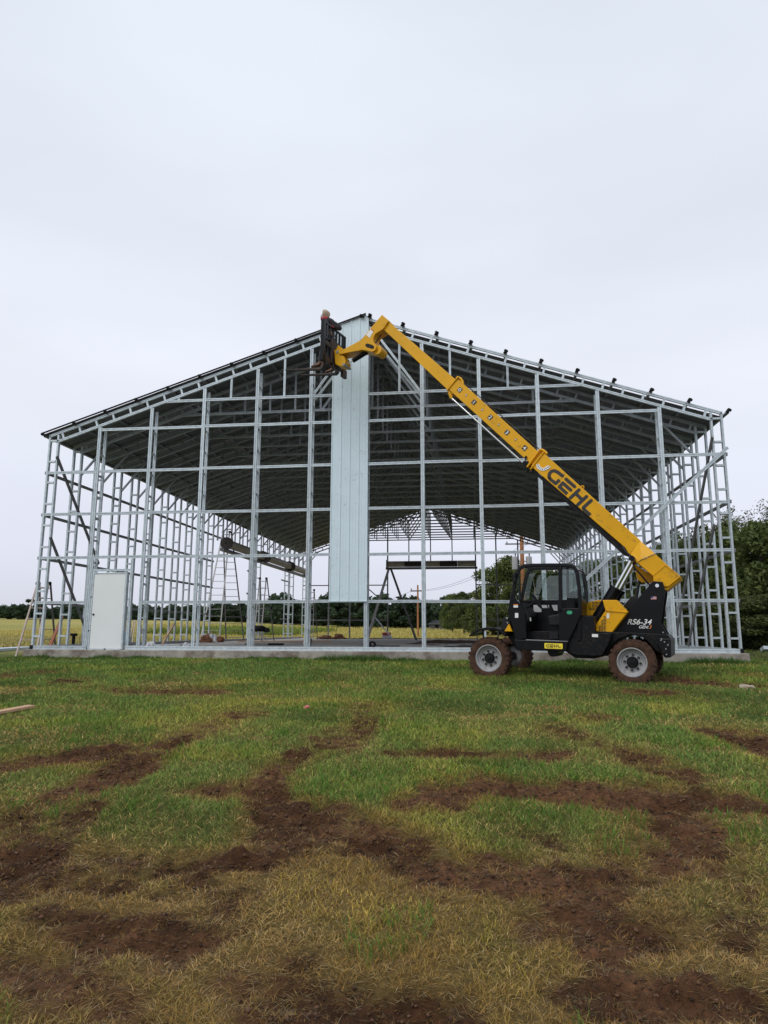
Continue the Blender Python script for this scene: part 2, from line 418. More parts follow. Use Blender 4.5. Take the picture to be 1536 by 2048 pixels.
# churned mud patches: centre and half-size of each patch, measured on the photograph and laid on the ground
TRACKS = [  # wheel tracks: (u, v, half height, strength) along each
    [(0, 1532, 9, .7), (90, 1520, 9, .8), (180, 1508, 11, .95), (260, 1512, 15, 1.), (320, 1505, 8, .7)],
    [(480, 1432, 8, .5), (420, 1455, 10, .5), (340, 1490, 10, .55), (270, 1530, 16, .85), (200, 1560, 20, .85), (120, 1590, 18, .6), (40, 1630, 22, .5), (0, 1660, 30, .5)],
    [(735, 1425, 14, .35), (720, 1462, 16, .5), (640, 1490, 12, .45), (575, 1525, 14, .6), (530, 1565, 18, .75), (520, 1600, 20, .8), (560, 1640, 26, 1.), (600, 1680, 26, 1.)],
    [(370, 1585, 7, .5), (450, 1582, 12, .8), (540, 1575, 12, .8)],
    [(560, 1650, 30, 1.), (660, 1670, 30, 1.), (760, 1700, 34, .95), (850, 1735, 34, 1.), (960, 1755, 30, .85), (1080, 1765, 30, .8), (1180, 1770, 34, .8)],
    [(600, 1700, 24, .95), (520, 1720, 18, .9), (430, 1732, 18, 1.), (340, 1728, 14, .95), (270, 1725, 14, .8)],
    [(0, 1725, 28, .95), (70, 1740, 30, 1.), (150, 1750, 28, .85), (230, 1770, 22, .6)],
    [(100, 1830, 22, .8), (180, 1850, 26, .95), (260, 1850, 20, .8), (350, 1880, 26, .7), (330, 1920, 24, .5)],
    [(400, 1760, 26, .6), (470, 1790, 26, .6), (430, 1840, 30, .5)],
    [(820, 1612, 12, .8), (880, 1592, 16, .9), (960, 1572, 15, .95), (1040, 1580, 12, .9), (1130, 1590, 12, .95), (1220, 1600, 16, 1.), (1320, 1605, 18, 1.), (1420, 1600, 16, 1.), (1500, 1612, 12, .9)],
    [(1300, 1610, 22, .95), (1360, 1640, 26, .95), (1340, 1680, 26, .9), (1280, 1720, 30, .85), (1220, 1760, 28, .85), (1170, 1800, 24, .9)],
    [(1080, 1850, 22, .95), (1140, 1835, 30, 1.), (1220, 1830, 36, 1.), (1300, 1845, 32, 1.), (1350, 1850, 20, .9)],
    [(810, 1510, 4, .7), (900, 1505, 6, .8), (980, 1510, 5, .7), (1090, 1512, 6, .7), (1120, 1508, 3, .5)],
    [(1180, 1440, 8, .5), (1120, 1465, 14, .5), (1200, 1490, 14, .5), (1290, 1520, 13, .8), (1340, 1545, 10, .7)],
    [(1480, 1480, 14, .8), (1536, 1495, 22, 1.), (1600, 1500, 22, 1.)],
    [(700, 2035, 22, .9), (800, 2030, 26, 1.), (900, 2040, 24, .9)], [(1180, 2010, 24, .9), (1290, 1985, 26, 1.), (1400, 1990, 26, 1.), (1500, 2010, 30, .9), (1560, 2030, 40, .9)],
    [(480, 1960, 24, .45), (580, 1985, 30, .6), (660, 2010, 30, .6)], [(0, 1920, 20, .45), (120, 1960, 26, .5), (250, 2020, 30, .5)], [(0, 1690, 16, .55), (110, 1680, 18, .5), (150, 1640, 18, .5)], [(1420, 1720, 26, .35), (1500, 1790, 30, .4), (1480, 1880, 30, .35)],
    [(1325, 1361, 4, .8), (1380, 1362, 7, 1.), (1430, 1366, 6, 1.), (1500, 1372, 4, .8)], [(1285, 1385, 4, .7), (1320, 1386, 3, .7)],
    [(20, 1352, 6, .6), (90, 1345, 4, .7), (180, 1378, 4, .6), (300, 1383, 5, .6), (420, 1385, 4, .5)], [(1120, 1700, 18, .4), (1030, 1660, 16, .3)], [(1536, 1352, 3, .8), (1500, 1352, 3, .6)]]
MUDW = []
for tr_ in TRACKS:
    for (u0, v0, r0, s0), (u1, v1, r1, s1) in zip(tr_[:-1], tr_[1:]):
        k_ = max(1, int(math.hypot(u1 - u0, (v1 - v0) * 2) / 40))
        for q_ in range(k_ + (1 if (u1, v1) == tr_[-1][:2] else 0)):
            t_ = q_ / k_; u = u0 + (u1 - u0) * t_; v = v0 + (v1 - v0) * t_; rv = (r0 + (r1 - r0) * t_) * float(np.interp(v, [1400, 1550, 1800], [1.0, 1.25, 1.5])); st_ = s0 + (s1 - s0) * t_
            c = ghit(u, v); a = ghit(u, v - rv); b_ = ghit(u, v + rv)
            D = (c - CAM) @ _F
            MUDW.append((c[0], c[1], max(rv * 1.5, 34) * D / FPX, np.linalg.norm(a[:2] - b_[:2]) / 2, st_))
mgx = np.arange(-5, 25, .05); mgy = np.arange(-17.8, -.1, .05)
MX, MY = np.meshgrid(mgx, mgy); MG = np.zeros_like(MX); MW = np.zeros_like(MX)
_n1 = fbm(MX * 1.2, MY * 1.2, 3, 5) - .5; _n2 = fbm(MX * 4.3, MY * 4.3, 3, 9) - .5
ca, sa = math.cos(YAW), math.sin(YAW)
for cx, cy, rx, ry, st_ in MUDW:
    R3 = 2.6 * max(rx, ry)
    i0, i1 = np.searchsorted(mgx, (cx - R3, cx + R3)); j0, j1 = np.searchsorted(mgy, (cy - R3, cy + R3))
    if i1 <= i0 or j1 <= j0: continue
    sl_ = (slice(j0, j1), slice(i0, i1)); dx, dy = MX[sl_] - cx, MY[sl_] - cy
    d = np.sqrt(((dx * ca + dy * sa) / rx) ** 2 + ((-dx * sa + dy * ca) / ry) ** 2)
    dn = d + _n1[sl_] * 1.9 + _n2[sl_] * 1.9
    MG[sl_] = np.maximum(MG[sl_], st_ * (1 - sstep(.3, 1.75, dn)))
    MW[sl_] = np.maximum(MW[sl_], st_ * (1 - sstep(.8, 2.5, d + _n1[sl_] * 1.2)))
def glook(G, x, y):
    fx = np.clip((x - mgx[0]) / .05, 0, len(mgx) - 1.001); fy = np.clip((y - mgy[0]) / .05, 0, len(mgy) - 1.001)
    i = fx.astype(int); j = fy.astype(int); fx = fx - i; fy = fy - j
    return (G[j, i] * (1 - fx) + G[j, i + 1] * fx) * (1 - fy) + (G[j + 1, i] * (1 - fx) + G[j + 1, i + 1] * fx) * fy
def mudmask(x, y):
    x = np.asarray(x, float); y = np.asarray(y, float)
    m = glook(MG, x, y); n3 = fbm(x * 12, y * 12, 3, 15) - .5
    return np.clip(m + n3 * 1.0 * sstep(.03, .3, m) * (1.1 - m * .5), 0, 1)
def tone(x, y):
    """0 = straw yellow, 1 = deep green"""
    d = np.hypot(x - CAM[0], y - CAM[1])
    g = np.interp(d, [1.5, 3, 5, 8, 12, 17], [.22, .26, .46, .72, .90, 1.05])
    return np.clip(g + (fbm(x * .55, y * .55, 4, 21) - .5) * 1.0 + (fbm(x * 2.5, y * 2.5, 2, 33) - .5) * .45 - .38 * glook(MW, x, y), 0, 1)

def axis(fine_lo, fine_hi, step, far_lo, far_hi, grow=1.22):
    a = list(np.arange(fine_lo, fine_hi + 1e-6, step))
    s = step; x = fine_hi
    while x < far_hi: s *= grow; x += s; a.append(x)
    s = step; x = fine_lo; pre = []
    while x > far_lo: s *= grow; x -= s; pre.append(x)
    return np.array(pre[::-1] + a)
gx = axis(-4.5, 24, .055, -1500, 1500); gy = axis(-17.2, .2, .055, -120, 2500, 1.12)
X, Y = np.meshgrid(gx, gy)
Z = gbase(X, Y)
near = ((Y < .4) & (Y > -18) & (X > -6) & (X < 26)).astype(float)
MM = mudmask(X, Y) * near
lump = fbm(X * 3.2, Y * 3.2, 4, 40) - .5
rut = np.abs(fbm(X * 1.6 + Y * .4, Y * 4.5, 3, 50) - .5) * 2
Z += near * (.03 * (fbm(X * .8, Y * .8, 3, 60) - .5) + MM * (.15 * lump - .07 * rut - .01 + .12 * (np.abs(fbm(X * 7, Y * 7, 2, 41) - .5) * 2 - .3)) + .02 * lump)
Z = np.where((X > -.1) & (X < 18.3) & (Y > -.05) & (Y < 30.3), -.45, Z)
TT = tone(X, Y)
soil = np.array([.046, .0205, .009]); soil2 = np.array([.155, .073, .036]); green = np.array([.06, .085, .017]); straw = np.array([.155, .105, .034])
sN = np.clip(fbm(X * 7, Y * 7, 3, 70) * .5 + sstep(.4, .65, fbm(X * 1.5, Y * 1.5, 3, 71)) * .6, 0, 1)[..., None]
Csoil = soil * (1 - sN) + soil2 * sN
Cturf = straw * (1 - TT[..., None]) + green * TT[..., None]
m3 = sstep(.12, .55, MM)[..., None]
C = Cturf * (1 - m3) + Csoil * m3
# beyond the slab: bare red earth strip, then the yellow-green hay field
fld = np.array([.27, .25, .06]); fld2 = np.array([.38, .31, .11]); fgreen = np.array([.15, .19, .04])
fn = fbm(X * .12, Y * .12, 4, 80)[..., None]; fn2 = fbm(X * .02 + 5, Y * .05, 3, 81)[..., None]
Cf = (fld * (1 - fn) + fld2 * fn) * (1 - .5 * sstep(.5, .7, fn2)) + fgreen * .5 * sstep(.5, .7, fn2)
back = sstep(0, 6, np.where(X < 19, Y, -5) + (fbm(X * .3, Y * .3, 3, 82) - .5) * 5)[..., None]
C = C * (1 - back) + Cf * back
earth = np.array([.20, .105, .06])
eM = (sstep(5.5, 1, np.maximum(np.abs(Y - 33) , 0) + fbm(X * .5, Y * .5, 3, 83) * 4) * (X > -4) * (X < 22))[..., None]
eM = np.maximum(eM, (sstep(2.6, .5, np.abs(X + 1.2) + fbm(X * .5, Y * .5, 3, 84) * 2) * (Y > 3) * (Y < 32))[..., None] * .8)
C = C * (1 - eM) + earth * eM
rt = (sstep(18, 21, X) * sstep(-3, 3, Y))[..., None]
Cr = np.array([.085, .10, .032]) * (.7 + .6 * fn)
C = C * (1 - rt) + Cr * rt
ny, nx = X.shape
V = np.stack([X, Y, Z], -1).reshape(-1, 3)
idx = np.arange(ny * nx).reshape(ny, nx)
F = np.stack([idx[:-1, :-1], idx[:-1, 1:], idx[1:, 1:], idx[1:, :-1]], -1).reshape(-1, 4)
ground = np_obj('ground', V, F, M['ground'], col=C.reshape(-1, 3), smooth=True)
kind(ground, 'structure')

# grid lookup of the real ground height
def gz(x, y):
    x = np.atleast_1d(np.asarray(x, float)); y = np.atleast_1d(np.asarray(y, float))
    i = np.clip(np.searchsorted(gx, x) - 1, 0, nx - 2); j = np.clip(np.searchsorted(gy, y) - 1, 0, ny - 2)
    fx = np.clip((x - gx[i]) / (gx[i + 1] - gx[i]), 0, 1); fy = np.clip((y - gy[j]) / (gy[j + 1] - gy[j]), 0, 1)
    return (Z[j, i] * (1 - fx) + Z[j, i + 1] * fx) * (1 - fy) + (Z[j + 1, i] * (1 - fx) + Z[j + 1, i + 1] * fx) * fy

def blades(x, y, h, wd, lean, col, droop=.5):
    """5-vertex grass blades (quad + tip triangle as degenerate quads)"""
    n = len(x); z = gz(x, y) - .008
    th = RNG.uniform(0, 2 * np.pi, n)
    lx, ly = np.cos(th), np.sin(th)
    px, py = -ly * wd / 2, lx * wd / 2
    # random facing of the blade width
    ph = RNG.uniform(0, np.pi, n); px, py = np.cos(ph) * wd / 2, np.sin(ph) * wd / 2
    L1 = h * .55; L2 = h * .45
    s1, c1 = np.sin(lean), np.cos(lean)
    l2 = np.minimum(lean + droop * RNG.uniform(.2, 1, n), 1.9); s2, c2 = np.sin(l2), np.cos(l2)
    b0 = np.stack([x - px, y - py, z], -1); b1 = np.stack([x + px, y + py, z], -1)
    mx, my, mz = x + lx * L1 * s1, y + ly * L1 * s1, z + L1 * c1
    m0 = np.stack([mx - px * .8, my - py * .8, mz], -1); m1 = np.stack([mx + px * .8, my + py * .8, mz], -1)
    tx, ty, tz = mx + lx * L2 * s2, my + ly * L2 * s2, np.maximum(mz + L2 * c2, z + .012)
    t0 = np.stack([tx, ty, tz], -1)
    V = np.stack([b0, b1, m1, m0, t0], 1).reshape(-1, 3)
    k = np.arange(n)[:, None] * 5
    F = np.concatenate([k + [0, 1, 2], k + [0, 2, 3], k + [3, 2, 4]], 0)
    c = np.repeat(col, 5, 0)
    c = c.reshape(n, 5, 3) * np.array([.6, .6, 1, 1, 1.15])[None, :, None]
    return V, F, c.reshape(-1, 3)

def sample_view(n, r0, r1, expo, half=.66):
    u = RNG.random(n)
    k = 2 - expo
    r = (r0 ** k + u * (r1 ** k - r0 ** k)) ** (1 / k)
    a = RNG.uniform(-half, half, n)
    fx, fy = -math.sin(YAW), math.cos(YAW); rx, ry = math.cos(YAW), math.sin(YAW)
    return CAM[0] + r * (np.cos(a) * fx + np.sin(a) * rx), CAM[1] + r * (np.cos(a) * fy + np.sin(a) * ry), r
GQ = 1.0
x, y, r = sample_view(int(900000 * GQ), 1.6, 21, 1.22)
slab_in = (x > -.2) & (x < 18.45) & (y > -.2)
mm = mudmask(x, y); tn = tone(x, y)
cl = fbm(x * 9, y * 9, 2, 91)
keep = (~slab_in) & (RNG.random(len(x)) > np.clip(mm * .85 - .03, 0, .60)) & (RNG.random(len(x)) < .45 + .9 * cl)
x, y, r, mm, tn, cl = [a[keep] for a in (x, y, r, mm, tn, cl)]
n = len(x)
hgt = (.035 + .06 * RNG.random(n)) * (.7 + .7 * cl) * np.interp(tn, [0, 1], [.85, 1.1]) * (1 - .35 * mm) * np.interp(r, [2, 5, 16], [.82, .8, 1.0])
wdt = .0021 * (r / 2) ** .72 * RNG.uniform(.7, 1.4, n)
pale = sstep(.58, .72, fbm(x * .9 + 3, y * 1.6, 4, 98))
dry = RNG.random(n) < np.clip(.66 - .50 * tn + .6 * mm + .5 * pale, .10, .97)
lean = np.where(dry, RNG.uniform(.7, 1.5, n), RNG.uniform(.2, 1.15, n))
g1 = np.array([.115, .205, .036]); g2 = np.array([.35, .43, .10]); d1 = np.array([.68, .52, .20]); d2 = np.array([.40, .22, .07])
t = RNG.random(n)[:, None]
gc = g1 * (1 - t) + g2 * t
gc = gc * np.interp(tn, [0, .5, 1], [1.15, 1.0, .8])[:, None]
gc[:, 0] *= np.interp(tn, [0, .6, 1], [1.45, 1.1, .85])
dc = d1 * t + d2 * (1 - t)
dc = dc * (1 - .62 * sstep(.1, .7, mm))[:, None] * np.stack([np.ones(n), 1 - .12 * mm, 1 - .2 * mm], 1)
yl = sstep(.46, .62, fbm(x * .9, y * .9, 3, 92))[:, None]
gc = gc * (1 - yl) + gc * np.array([1.5, 1.22, 1.0]) * yl
dk = sstep(.5, .66, fbm(x * .7 + 9, y * .7, 3, 93))[:, None]
gc = gc * (1 - .35 * dk)
mw_ = (sstep(.08, .85, glook(MW, x, y)) * np.interp(r, [2, 6, 11, 16], [.75, .7, .45, .25]))[:, None]
mw_ = np.maximum(mw_, (np.interp(r, [1.6, 3, 5.5], [.85, .7, 0]) * sstep(.36, .56, fbm(x * .8, y * .8, 3, 94)))[:, None])
br_ = np.array([.27, .145, .042]) * RNG.uniform(.6, 1.5, (n, 1))
col = np.where(dry[:, None], dc, gc) * RNG.uniform(.55, 1.45, (n, 1))
col = col * (1 - mw_) + br_ * mw_
# taller green tufts
x2, y2, r2 = sample_view(26000, 2, 19, 1.0)
tf = fbm(x2 * 1.1, y2 * 1.1, 3, 95)
k2 = (tf > .56) & ~((x2 > -.2) & (x2 < 18.45) & (y2 > -.2)) & (mudmask(x2, y2) < .25)
x2, y2, r2 = x2[k2], y2[k2], r2[k2]
rep = 3
x2 = np.repeat(x2, rep) + RNG.normal(0, .012, len(x2) * rep); y2 = np.repeat(y2, rep) + RNG.normal(0, .012, len(y2) * rep); r2 = np.repeat(r2, rep)
n2 = len(x2)
c2_ = (np.array([.11, .23, .03]) * RNG.uniform(.6, 1.3, (n2, 1)))
# grass along the slab foot and round the wheels
x3 = RNG.uniform(-3, 21, 16000); y3 = -.2 - np.abs(RNG.normal(0, .16, 16000)); 
c3 = np.array([.06, .14, .018]) * RNG.uniform(.6, 1.3, (16000, 1))
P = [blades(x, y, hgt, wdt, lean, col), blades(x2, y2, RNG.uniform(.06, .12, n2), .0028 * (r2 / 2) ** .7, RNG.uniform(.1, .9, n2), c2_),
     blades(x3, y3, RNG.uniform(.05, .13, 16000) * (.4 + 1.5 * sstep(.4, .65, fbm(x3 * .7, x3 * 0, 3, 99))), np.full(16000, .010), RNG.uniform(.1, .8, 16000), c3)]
# hay field beyond and both sides: coarse tussocks
def field(n, x0, x1, y0, y1, h, wd, cA, cB):
    x = RNG.uniform(x0, x1, n); y = y0 + (y1 - y0) * RNG.random(n) ** 1.4
    k = ~((x > -1) & (x < 19) & (y > -1) & (y < 32))
    x, y = x[k], y[k]; n = len(x); t = RNG.random((n, 1)) * .5 + .5 * fbm(x * .15, y * .15, 3, 97)[:, None]
    return blades(x, y, h * RNG.uniform(.5, 1.2, n), wd * RNG.uniform(.7, 1.5, n), RNG.uniform(.1, .8, n), cA * (1 - t) + cB * t)
P.append(field(30000, -40, 24, 33, 100, .35, .07, np.array([.40, .37, .09]), np.array([.55, .44, .15])))
P.append(field(16000, -32, -1, 8, 60, .28, .05, np.array([.26, .26, .08]), np.array([.52, .39, .16])))
P.append(field(22000, 18.5, 40, -1, 34, .14, .03, np.array([.11, .15, .04]), np.array([.20, .22, .07])))
P.append(field(5000, -22, -6, 50, 75, .9, .10, np.array([.13, .19, .03]), np.array([.20, .24, .05])))
# matted thatch: thin flat dead stems over everything, also over the churned mud
xt_, yt_, rt_2 = sample_view(330000, 1.6, 16, 1.3)
k3 = ~((xt_ > -.2) & (xt_ < 18.45) & (yt_ > -.2)); xt_, yt_, rt_2 = xt_[k3], yt_[k3], rt_2[k3]
mt_ = mudmask(xt_, yt_); tt_ = tone(xt_, yt_)
k3 = RNG.random(len(xt_)) < np.clip(1.05 - .8 * tt_ + .1 * mt_, .1, 1) * (1 - .25 * sstep(.6, 1, mt_)); xt_, yt_, rt_2, mt_ = xt_[k3], yt_[k3], rt_2[k3], mt_[k3]
nt_ = len(xt_); q_ = RNG.random((nt_, 1)) ** 1.5
ct_ = (np.array([.13, .082, .038]) * (1 - q_) + np.array([.62, .48, .25]) * q_) * (1 - .6 * sstep(.1, .7, mt_))[:, None] * RNG.uniform(.5, 1.3, (nt_, 1))
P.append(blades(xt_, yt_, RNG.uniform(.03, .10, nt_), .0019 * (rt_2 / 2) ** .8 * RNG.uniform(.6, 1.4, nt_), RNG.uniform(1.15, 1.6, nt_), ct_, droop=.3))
off = 0; Vs = []; Fs = []; Cs = []
for v_, f_, c_ in P:
    Vs.append(v_); Fs.append(f_ + off); Cs.append(c_); off += len(v_)
gr = np_obj('grass', np.concatenate(Vs), np.concatenate(Fs), M['grass'], col=np.concatenate(Cs))
tag(gr, 'patchy mown grass, green by the building and straw coloured in front', 'grass', k='stuff')

# ------------------------------------------------------------------ the steel frame building
bld = empty('steel_frame_building', (0, 0, 0))
tag(bld, 'open galvanised steel frame barn under construction with dark pitched roof and one white wall sheet', 'building')
ZG = [1.258, 2.485, 3.70, 4.908]
ZT = 9.08; SL = (9.125 - 6.048) / (6 * B); TIE = 6.87; SP = 1.2192; NF = 26
def zroof(x): return 9.095 - SL * abs(x - 6 * B)
LOW = .29

mb = MB(); mb.box((-.14, -.13, -.62), (18.40, 30.6, -.004)); mb.build('concrete_slab', M['concrete_edge'], bld, bevel=.015)
mb = MB(); mb.box((-.10, -.09, -.003), (18.36, 30.56, .0)); mb.build('slab_top', M['concrete'], bld)

# bottom plates
def plate(p, q, n, m=M['galv']):
    b = MB(); b.chan(p, q, .10, .09, n, groove=True); return b.build('bottom_plate', m, bld)
plate((0.0, -.004, .052), (1.60, -.004, .052), (0, -1, 0)); plate((2.70, -.004, .052), (W12, -.004, .052), (0, -1, 0))
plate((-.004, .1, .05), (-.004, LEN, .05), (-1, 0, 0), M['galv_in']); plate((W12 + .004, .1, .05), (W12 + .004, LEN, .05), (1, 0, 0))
mb = MB(); mb.box((W12 - .05, -.012, .004), (W12 + .03, .05, .11)); mb.box((-.03, -.012, .004), (.06, .05, .11)); mb.build('plate_clip', M['foam'], bld)

# front posts: a face stud and a rear stud joined by rungs
def ladder_post(x, ztop, z0=.1, name='post', front=True):
    b = MB()
    zt1 = ztop
    b.chan((x, 0, z0), (x, 0, zt1), .092, .05, (0, -1, 0))
    b.chan((x + .004, .30, z0), (x + .004, .30, zt1 - .02), .075, .05, (0, -1, 0))
    z = z0 + .45
    while z < zt1 - .3:
        b.chan((x, .05, z), (x, .26, z), .055, .05, (0, 0, 1), groove=False); z += .61
    return b.build(name, M['galv'], bld)
for i in range(1, 12):
    x = i * B
    if i == 6: x = 6 * B + .03
    ladder_post(x, zroof(x) - LOW - .05)

# front girts
def fgirt(z, x0, x1, w=.075):
    b = MB()
    # butt into the post faces
    xs = sorted({x0, x1} | {i * B for i in range(0, 13) if x0 < i * B < x1})
    for a, c in zip(xs[:-1], xs[1:]):
        jz = RNG.normal(0, .006)
        b.chan((a + .05, .006, z + jz), (c - .05, .006, z + jz + RNG.normal(0, .005)), w, .04, (0, -1, 0))
    return b.build('girt', M['galv'], bld)
fgirt(ZG[0], 0, B); fgirt(ZG[0], 2 * B, W12)
for z in ZG[1:]: fgirt(z, 0, W12)
fgirt(6.11, B, 11 * B)
xt = (9.095 - LOW - TIE) / SL
fgirt(TIE, 6 * B - xt, 6 * B + xt)

# roof trusses
def truss_parts(root, m, first=False):
    y0 = 0.0
    for s in (-1, 1):
        b = MB()
        xe = 6 * B + s * 6 * B; xr = 6 * B + s * .02
        b.chan((xe, y0, zroof(xe) - .045), (xr, y0, zroof(xr) - .045), .07, .06, (0, -1, 0))
        xl = 6 * B + s * (6 * B - .35)
        b.chan((xl + s * .1, y0, zroof(xl + s * .1) - LOW), (xr, y0, zroof(xr) - LOW), .07, .06, (0, -1, 0))
        sl = Vector((s, 0, -SL)).normalized(); nn = Vector((s * SL, 0, 1)).normalized()
        nr = 18
        for k in range(nr):
            xk = 6 * B + s * (.32 + k * (6 * B - .7) / (nr - 1))
            p = Vector((xk, y0 + .008, zroof(xk) - .075)); h = (LOW - .10)
            b.chan(p, p - nn * h * .98, .055, .045, (0, -1, 0), groove=False)
        b.build('rafter', m, root)
    if not first:
        b = MB(); b.chan((6 * B - xt, y0 + .01, TIE), (6 * B + xt, y0 + .01, TIE), .07, .05, (0, -1, 0)); b.build('tie_beam', m, root)
    def web(p, q, w_, dp):
        b = MB(); b.chan(p, q, w_, dp, (0, -1, 0)); b.build('web', m, root)
    xs = ([2.5, 3.5, 4.5] if first else [2.5, 3, 3.5, 4, 4.5, 5]) + ([6.6, 7.5, 8.5] if first else [6, 7, 8, 9, 9.5])
    for i in xs:
        x = i * B; zt = zroof(x) - LOW - .03
        if zt > TIE + .1: web((x, y0 + .014, TIE + .035), (x, y0 + .014, zt), .055, .05)
    for s in (-1, 1):
        xa = 6 * B + s * .22; xb = 6 * B + s * (B - .06)
        web((xa, y0 + .02, zroof(xa) - LOW - .05), (xb, y0 + .02, TIE + .04), .06, .05)
        if first: web((xa, y0 + .25, zroof(xa) - LOW - .25), (xb, y0 + .25, TIE - .02), .06, .05)
    if not first:
        for s in (-1, 1):
            b = MB()
            xa = 6 * B + s * (6 * B - .29); xb = 6 * B + s * (6 * B - 1.12)
            b.chan((xa, y0 + .03, 5.12), (xb, y0 + .03, zroof(xb) - LOW), .055, .05, (0, -1, 0), groove=False)
            b.build('knee_brace', m, root)
tr0 = empty('truss', (0, 0, 0)); tr0.parent = bld
truss_parts(tr0, M['galv'], True)
tr1 = empty('truss', (0, SP, 0)); tr1.parent = bld
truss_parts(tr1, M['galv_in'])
for k in range(2, NF):
    c = tr1.copy(); COL.objects.link(c); c.parent = bld; c.location = (0, k * SP, 0)
    for ch in list(tr1.children):
        d = ch.copy(); COL.objects.link(d); d.parent = c

# side wall columns
def column_mesh(hdr=0.0):
    b = MB()
    zo, zi = 6.0, 5.95
    z0 = .1 if not hdr else hdr
    b.chan((-.003, .045, z0), (-.003, .045, zo), .09, .05, (-1, 0, 0))
    b.chan((.30, .045, z0), (.30, .045, zi + .06), .09, .05, (1, 0, 0))
    z = (.35 if not hdr else hdr + .1)
    while z < 5.9:
        b.chan((.04, .0, z), (.262, .0, z), .05, .085, (0, -1, 0), groove=False); z += .61
    return b
col0 = column_mesh().build('column', M['galv'], bld); col0.location = (0, 0, 0)
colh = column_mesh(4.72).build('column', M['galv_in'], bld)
used_h = False
gap = lambda y: (13.1 < y < 18.2) or (19.8 < y < 24.9) or (26.9 < y < 29.9)
first_hdr = True
for k in range(0, NF):
    y = k * SP
    for s in (0, 1):
        if s == 0 and k == 0: continue
        if s == 0 and gap(y):
            o = colh if first_hdr else colh.copy()
            if not first_hdr: COL.objects.link(o)
            first_hdr = False
            o.location = (0, y, 0)
        else:
            o = col0.copy(); COL.objects.link(o); o.location = (0, y, 0)
        if s == 1:
            o.scale = (-1, 1, 1); o.location = (W12, y, 0)
# side girts (outside face), rear gable
for s, x in ((-1, -.055), (1, W12 + .055)):
    for z in ZG:
        segs = [(0.02, LEN)]
        if s == -1 and z < 4.2: segs = [(0.02, 13.2), (18.2, 19.8), (25, 26.9)]
        for a, c in segs:
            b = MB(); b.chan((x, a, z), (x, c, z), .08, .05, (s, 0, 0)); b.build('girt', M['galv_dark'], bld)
# braces
def brace(p, q, m, w=.08, nrm=(0, -1, 0)):
    b = MB(); b.chan(p, q, w, .04, nrm); return b.build('brace', m, bld)
brace((18.33, -.06, 5.06), (13.7, -.06, .86), M['galv'])
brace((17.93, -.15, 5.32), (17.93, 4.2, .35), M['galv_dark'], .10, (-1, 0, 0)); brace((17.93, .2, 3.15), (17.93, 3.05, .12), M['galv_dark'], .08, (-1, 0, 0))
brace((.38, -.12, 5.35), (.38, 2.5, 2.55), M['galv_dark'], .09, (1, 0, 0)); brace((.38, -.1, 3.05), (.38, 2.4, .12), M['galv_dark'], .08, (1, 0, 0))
# rear gable posts and door opening
for x in (1.9, 3.42, 6.11, 12.28, 13.7, 15.2):
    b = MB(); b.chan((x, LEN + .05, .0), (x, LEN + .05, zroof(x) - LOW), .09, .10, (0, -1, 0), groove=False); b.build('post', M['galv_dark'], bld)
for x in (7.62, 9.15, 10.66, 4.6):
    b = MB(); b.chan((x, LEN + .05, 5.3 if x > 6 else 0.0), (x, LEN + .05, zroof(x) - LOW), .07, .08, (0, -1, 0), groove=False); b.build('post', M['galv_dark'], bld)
for z in (1.26, 3.70):
    for a, c in ((0, 6.11), (12.28, W12)):
        b = MB(); b.chan((a, LEN + .12, z), (c, LEN + .12, z), .07, .05, (0, -1, 0), groove=False); b.build('girt', M['galv_dark'], bld)
b = MB(); b.chan((6.1, LEN + .16, 6.87), (6.2, LEN + .16, 6.87), .05, .05, (0, -1, 0), groove=False)
brace((4.0, LEN - .05, 4.1), (5.95, LEN - .05, 2.4), M['galv_dark'], .07)
brace((7.2, 24, .05), (6.1, 24.0, 1.35), M['galv'], .07)
# roller door curtains rolled up under their hoods
def curtain(axis_, a, c, fixed, z, r=.25, m1=M['tan'], m2=M['brown']):
    root = empty('roller_door', (0, 0, 0)); root.parent = bld
    n = 5
    names = []
    b = MB()
    for k in range(n):
        t0 = a + (c - a) * k / n; t1 = a + (c - a) * (k + 1) / n
        mi = 1 if (axis_ == 'x' and k in (1, 3)) else 0
        prof = [(r, 0), (r, t1 - t0 - .01)]
        sq = lambda c_: math.copysign(abs(c_) ** (.45 if axis_ == 'y' else 1.0), c_) * (.86 if axis_ == 'y' else 1.0)
        poly = [(r * sq(math.cos(2 * math.pi * j / 14)), r * sq(math.sin(2 * math.pi * j / 14)) * .95) for j in range(14)]
        vs = []
        for t in (t0, t1 - .012):
            for (p_, q_) in poly:
                vs.append((t, fixed + p_, z + q_) if axis_ == 'x' else (fixed + p_, t, z + q_))
        fs = [(j, (j + 1) % 14, 14 + (j + 1) % 14, 14 + j) for j in range(14)] + [tuple(range(14)), tuple(range(14, 28))[::-1]]
        b.add(vs, fs, mi)
    b.build('rolled_curtain', [m1, m2], root, smooth=True)
    b = MB()
    if axis_ == 'x': b.box((a - .15, fixed + r * .9, z - .36), (c + .15, fixed + r + .09, z - .2))
    else: b.box((fixed - r - .05, a - .15, z - .36), (fixed - r * .3, c + .15, z - .22))
    b.build('header', M['galv_dark'], root)
    for t in (a - .04, c + .04):
        b = MB()
        if axis_ == 'x': b.box((t - .03, fixed - .27, z - .3), (t + .03, fixed + .27, z + .27))
        else:
            b.lathe([(.05, -.04), (.30, -.04), (.30, .04), (.05, .04)], 20, (fixed, t, z), 'y')
        b.build('end_bracket', M['brown'], root, smooth=False)
curtain('x', 6.15, 12.25, LEN - .35, 5.13, .22)
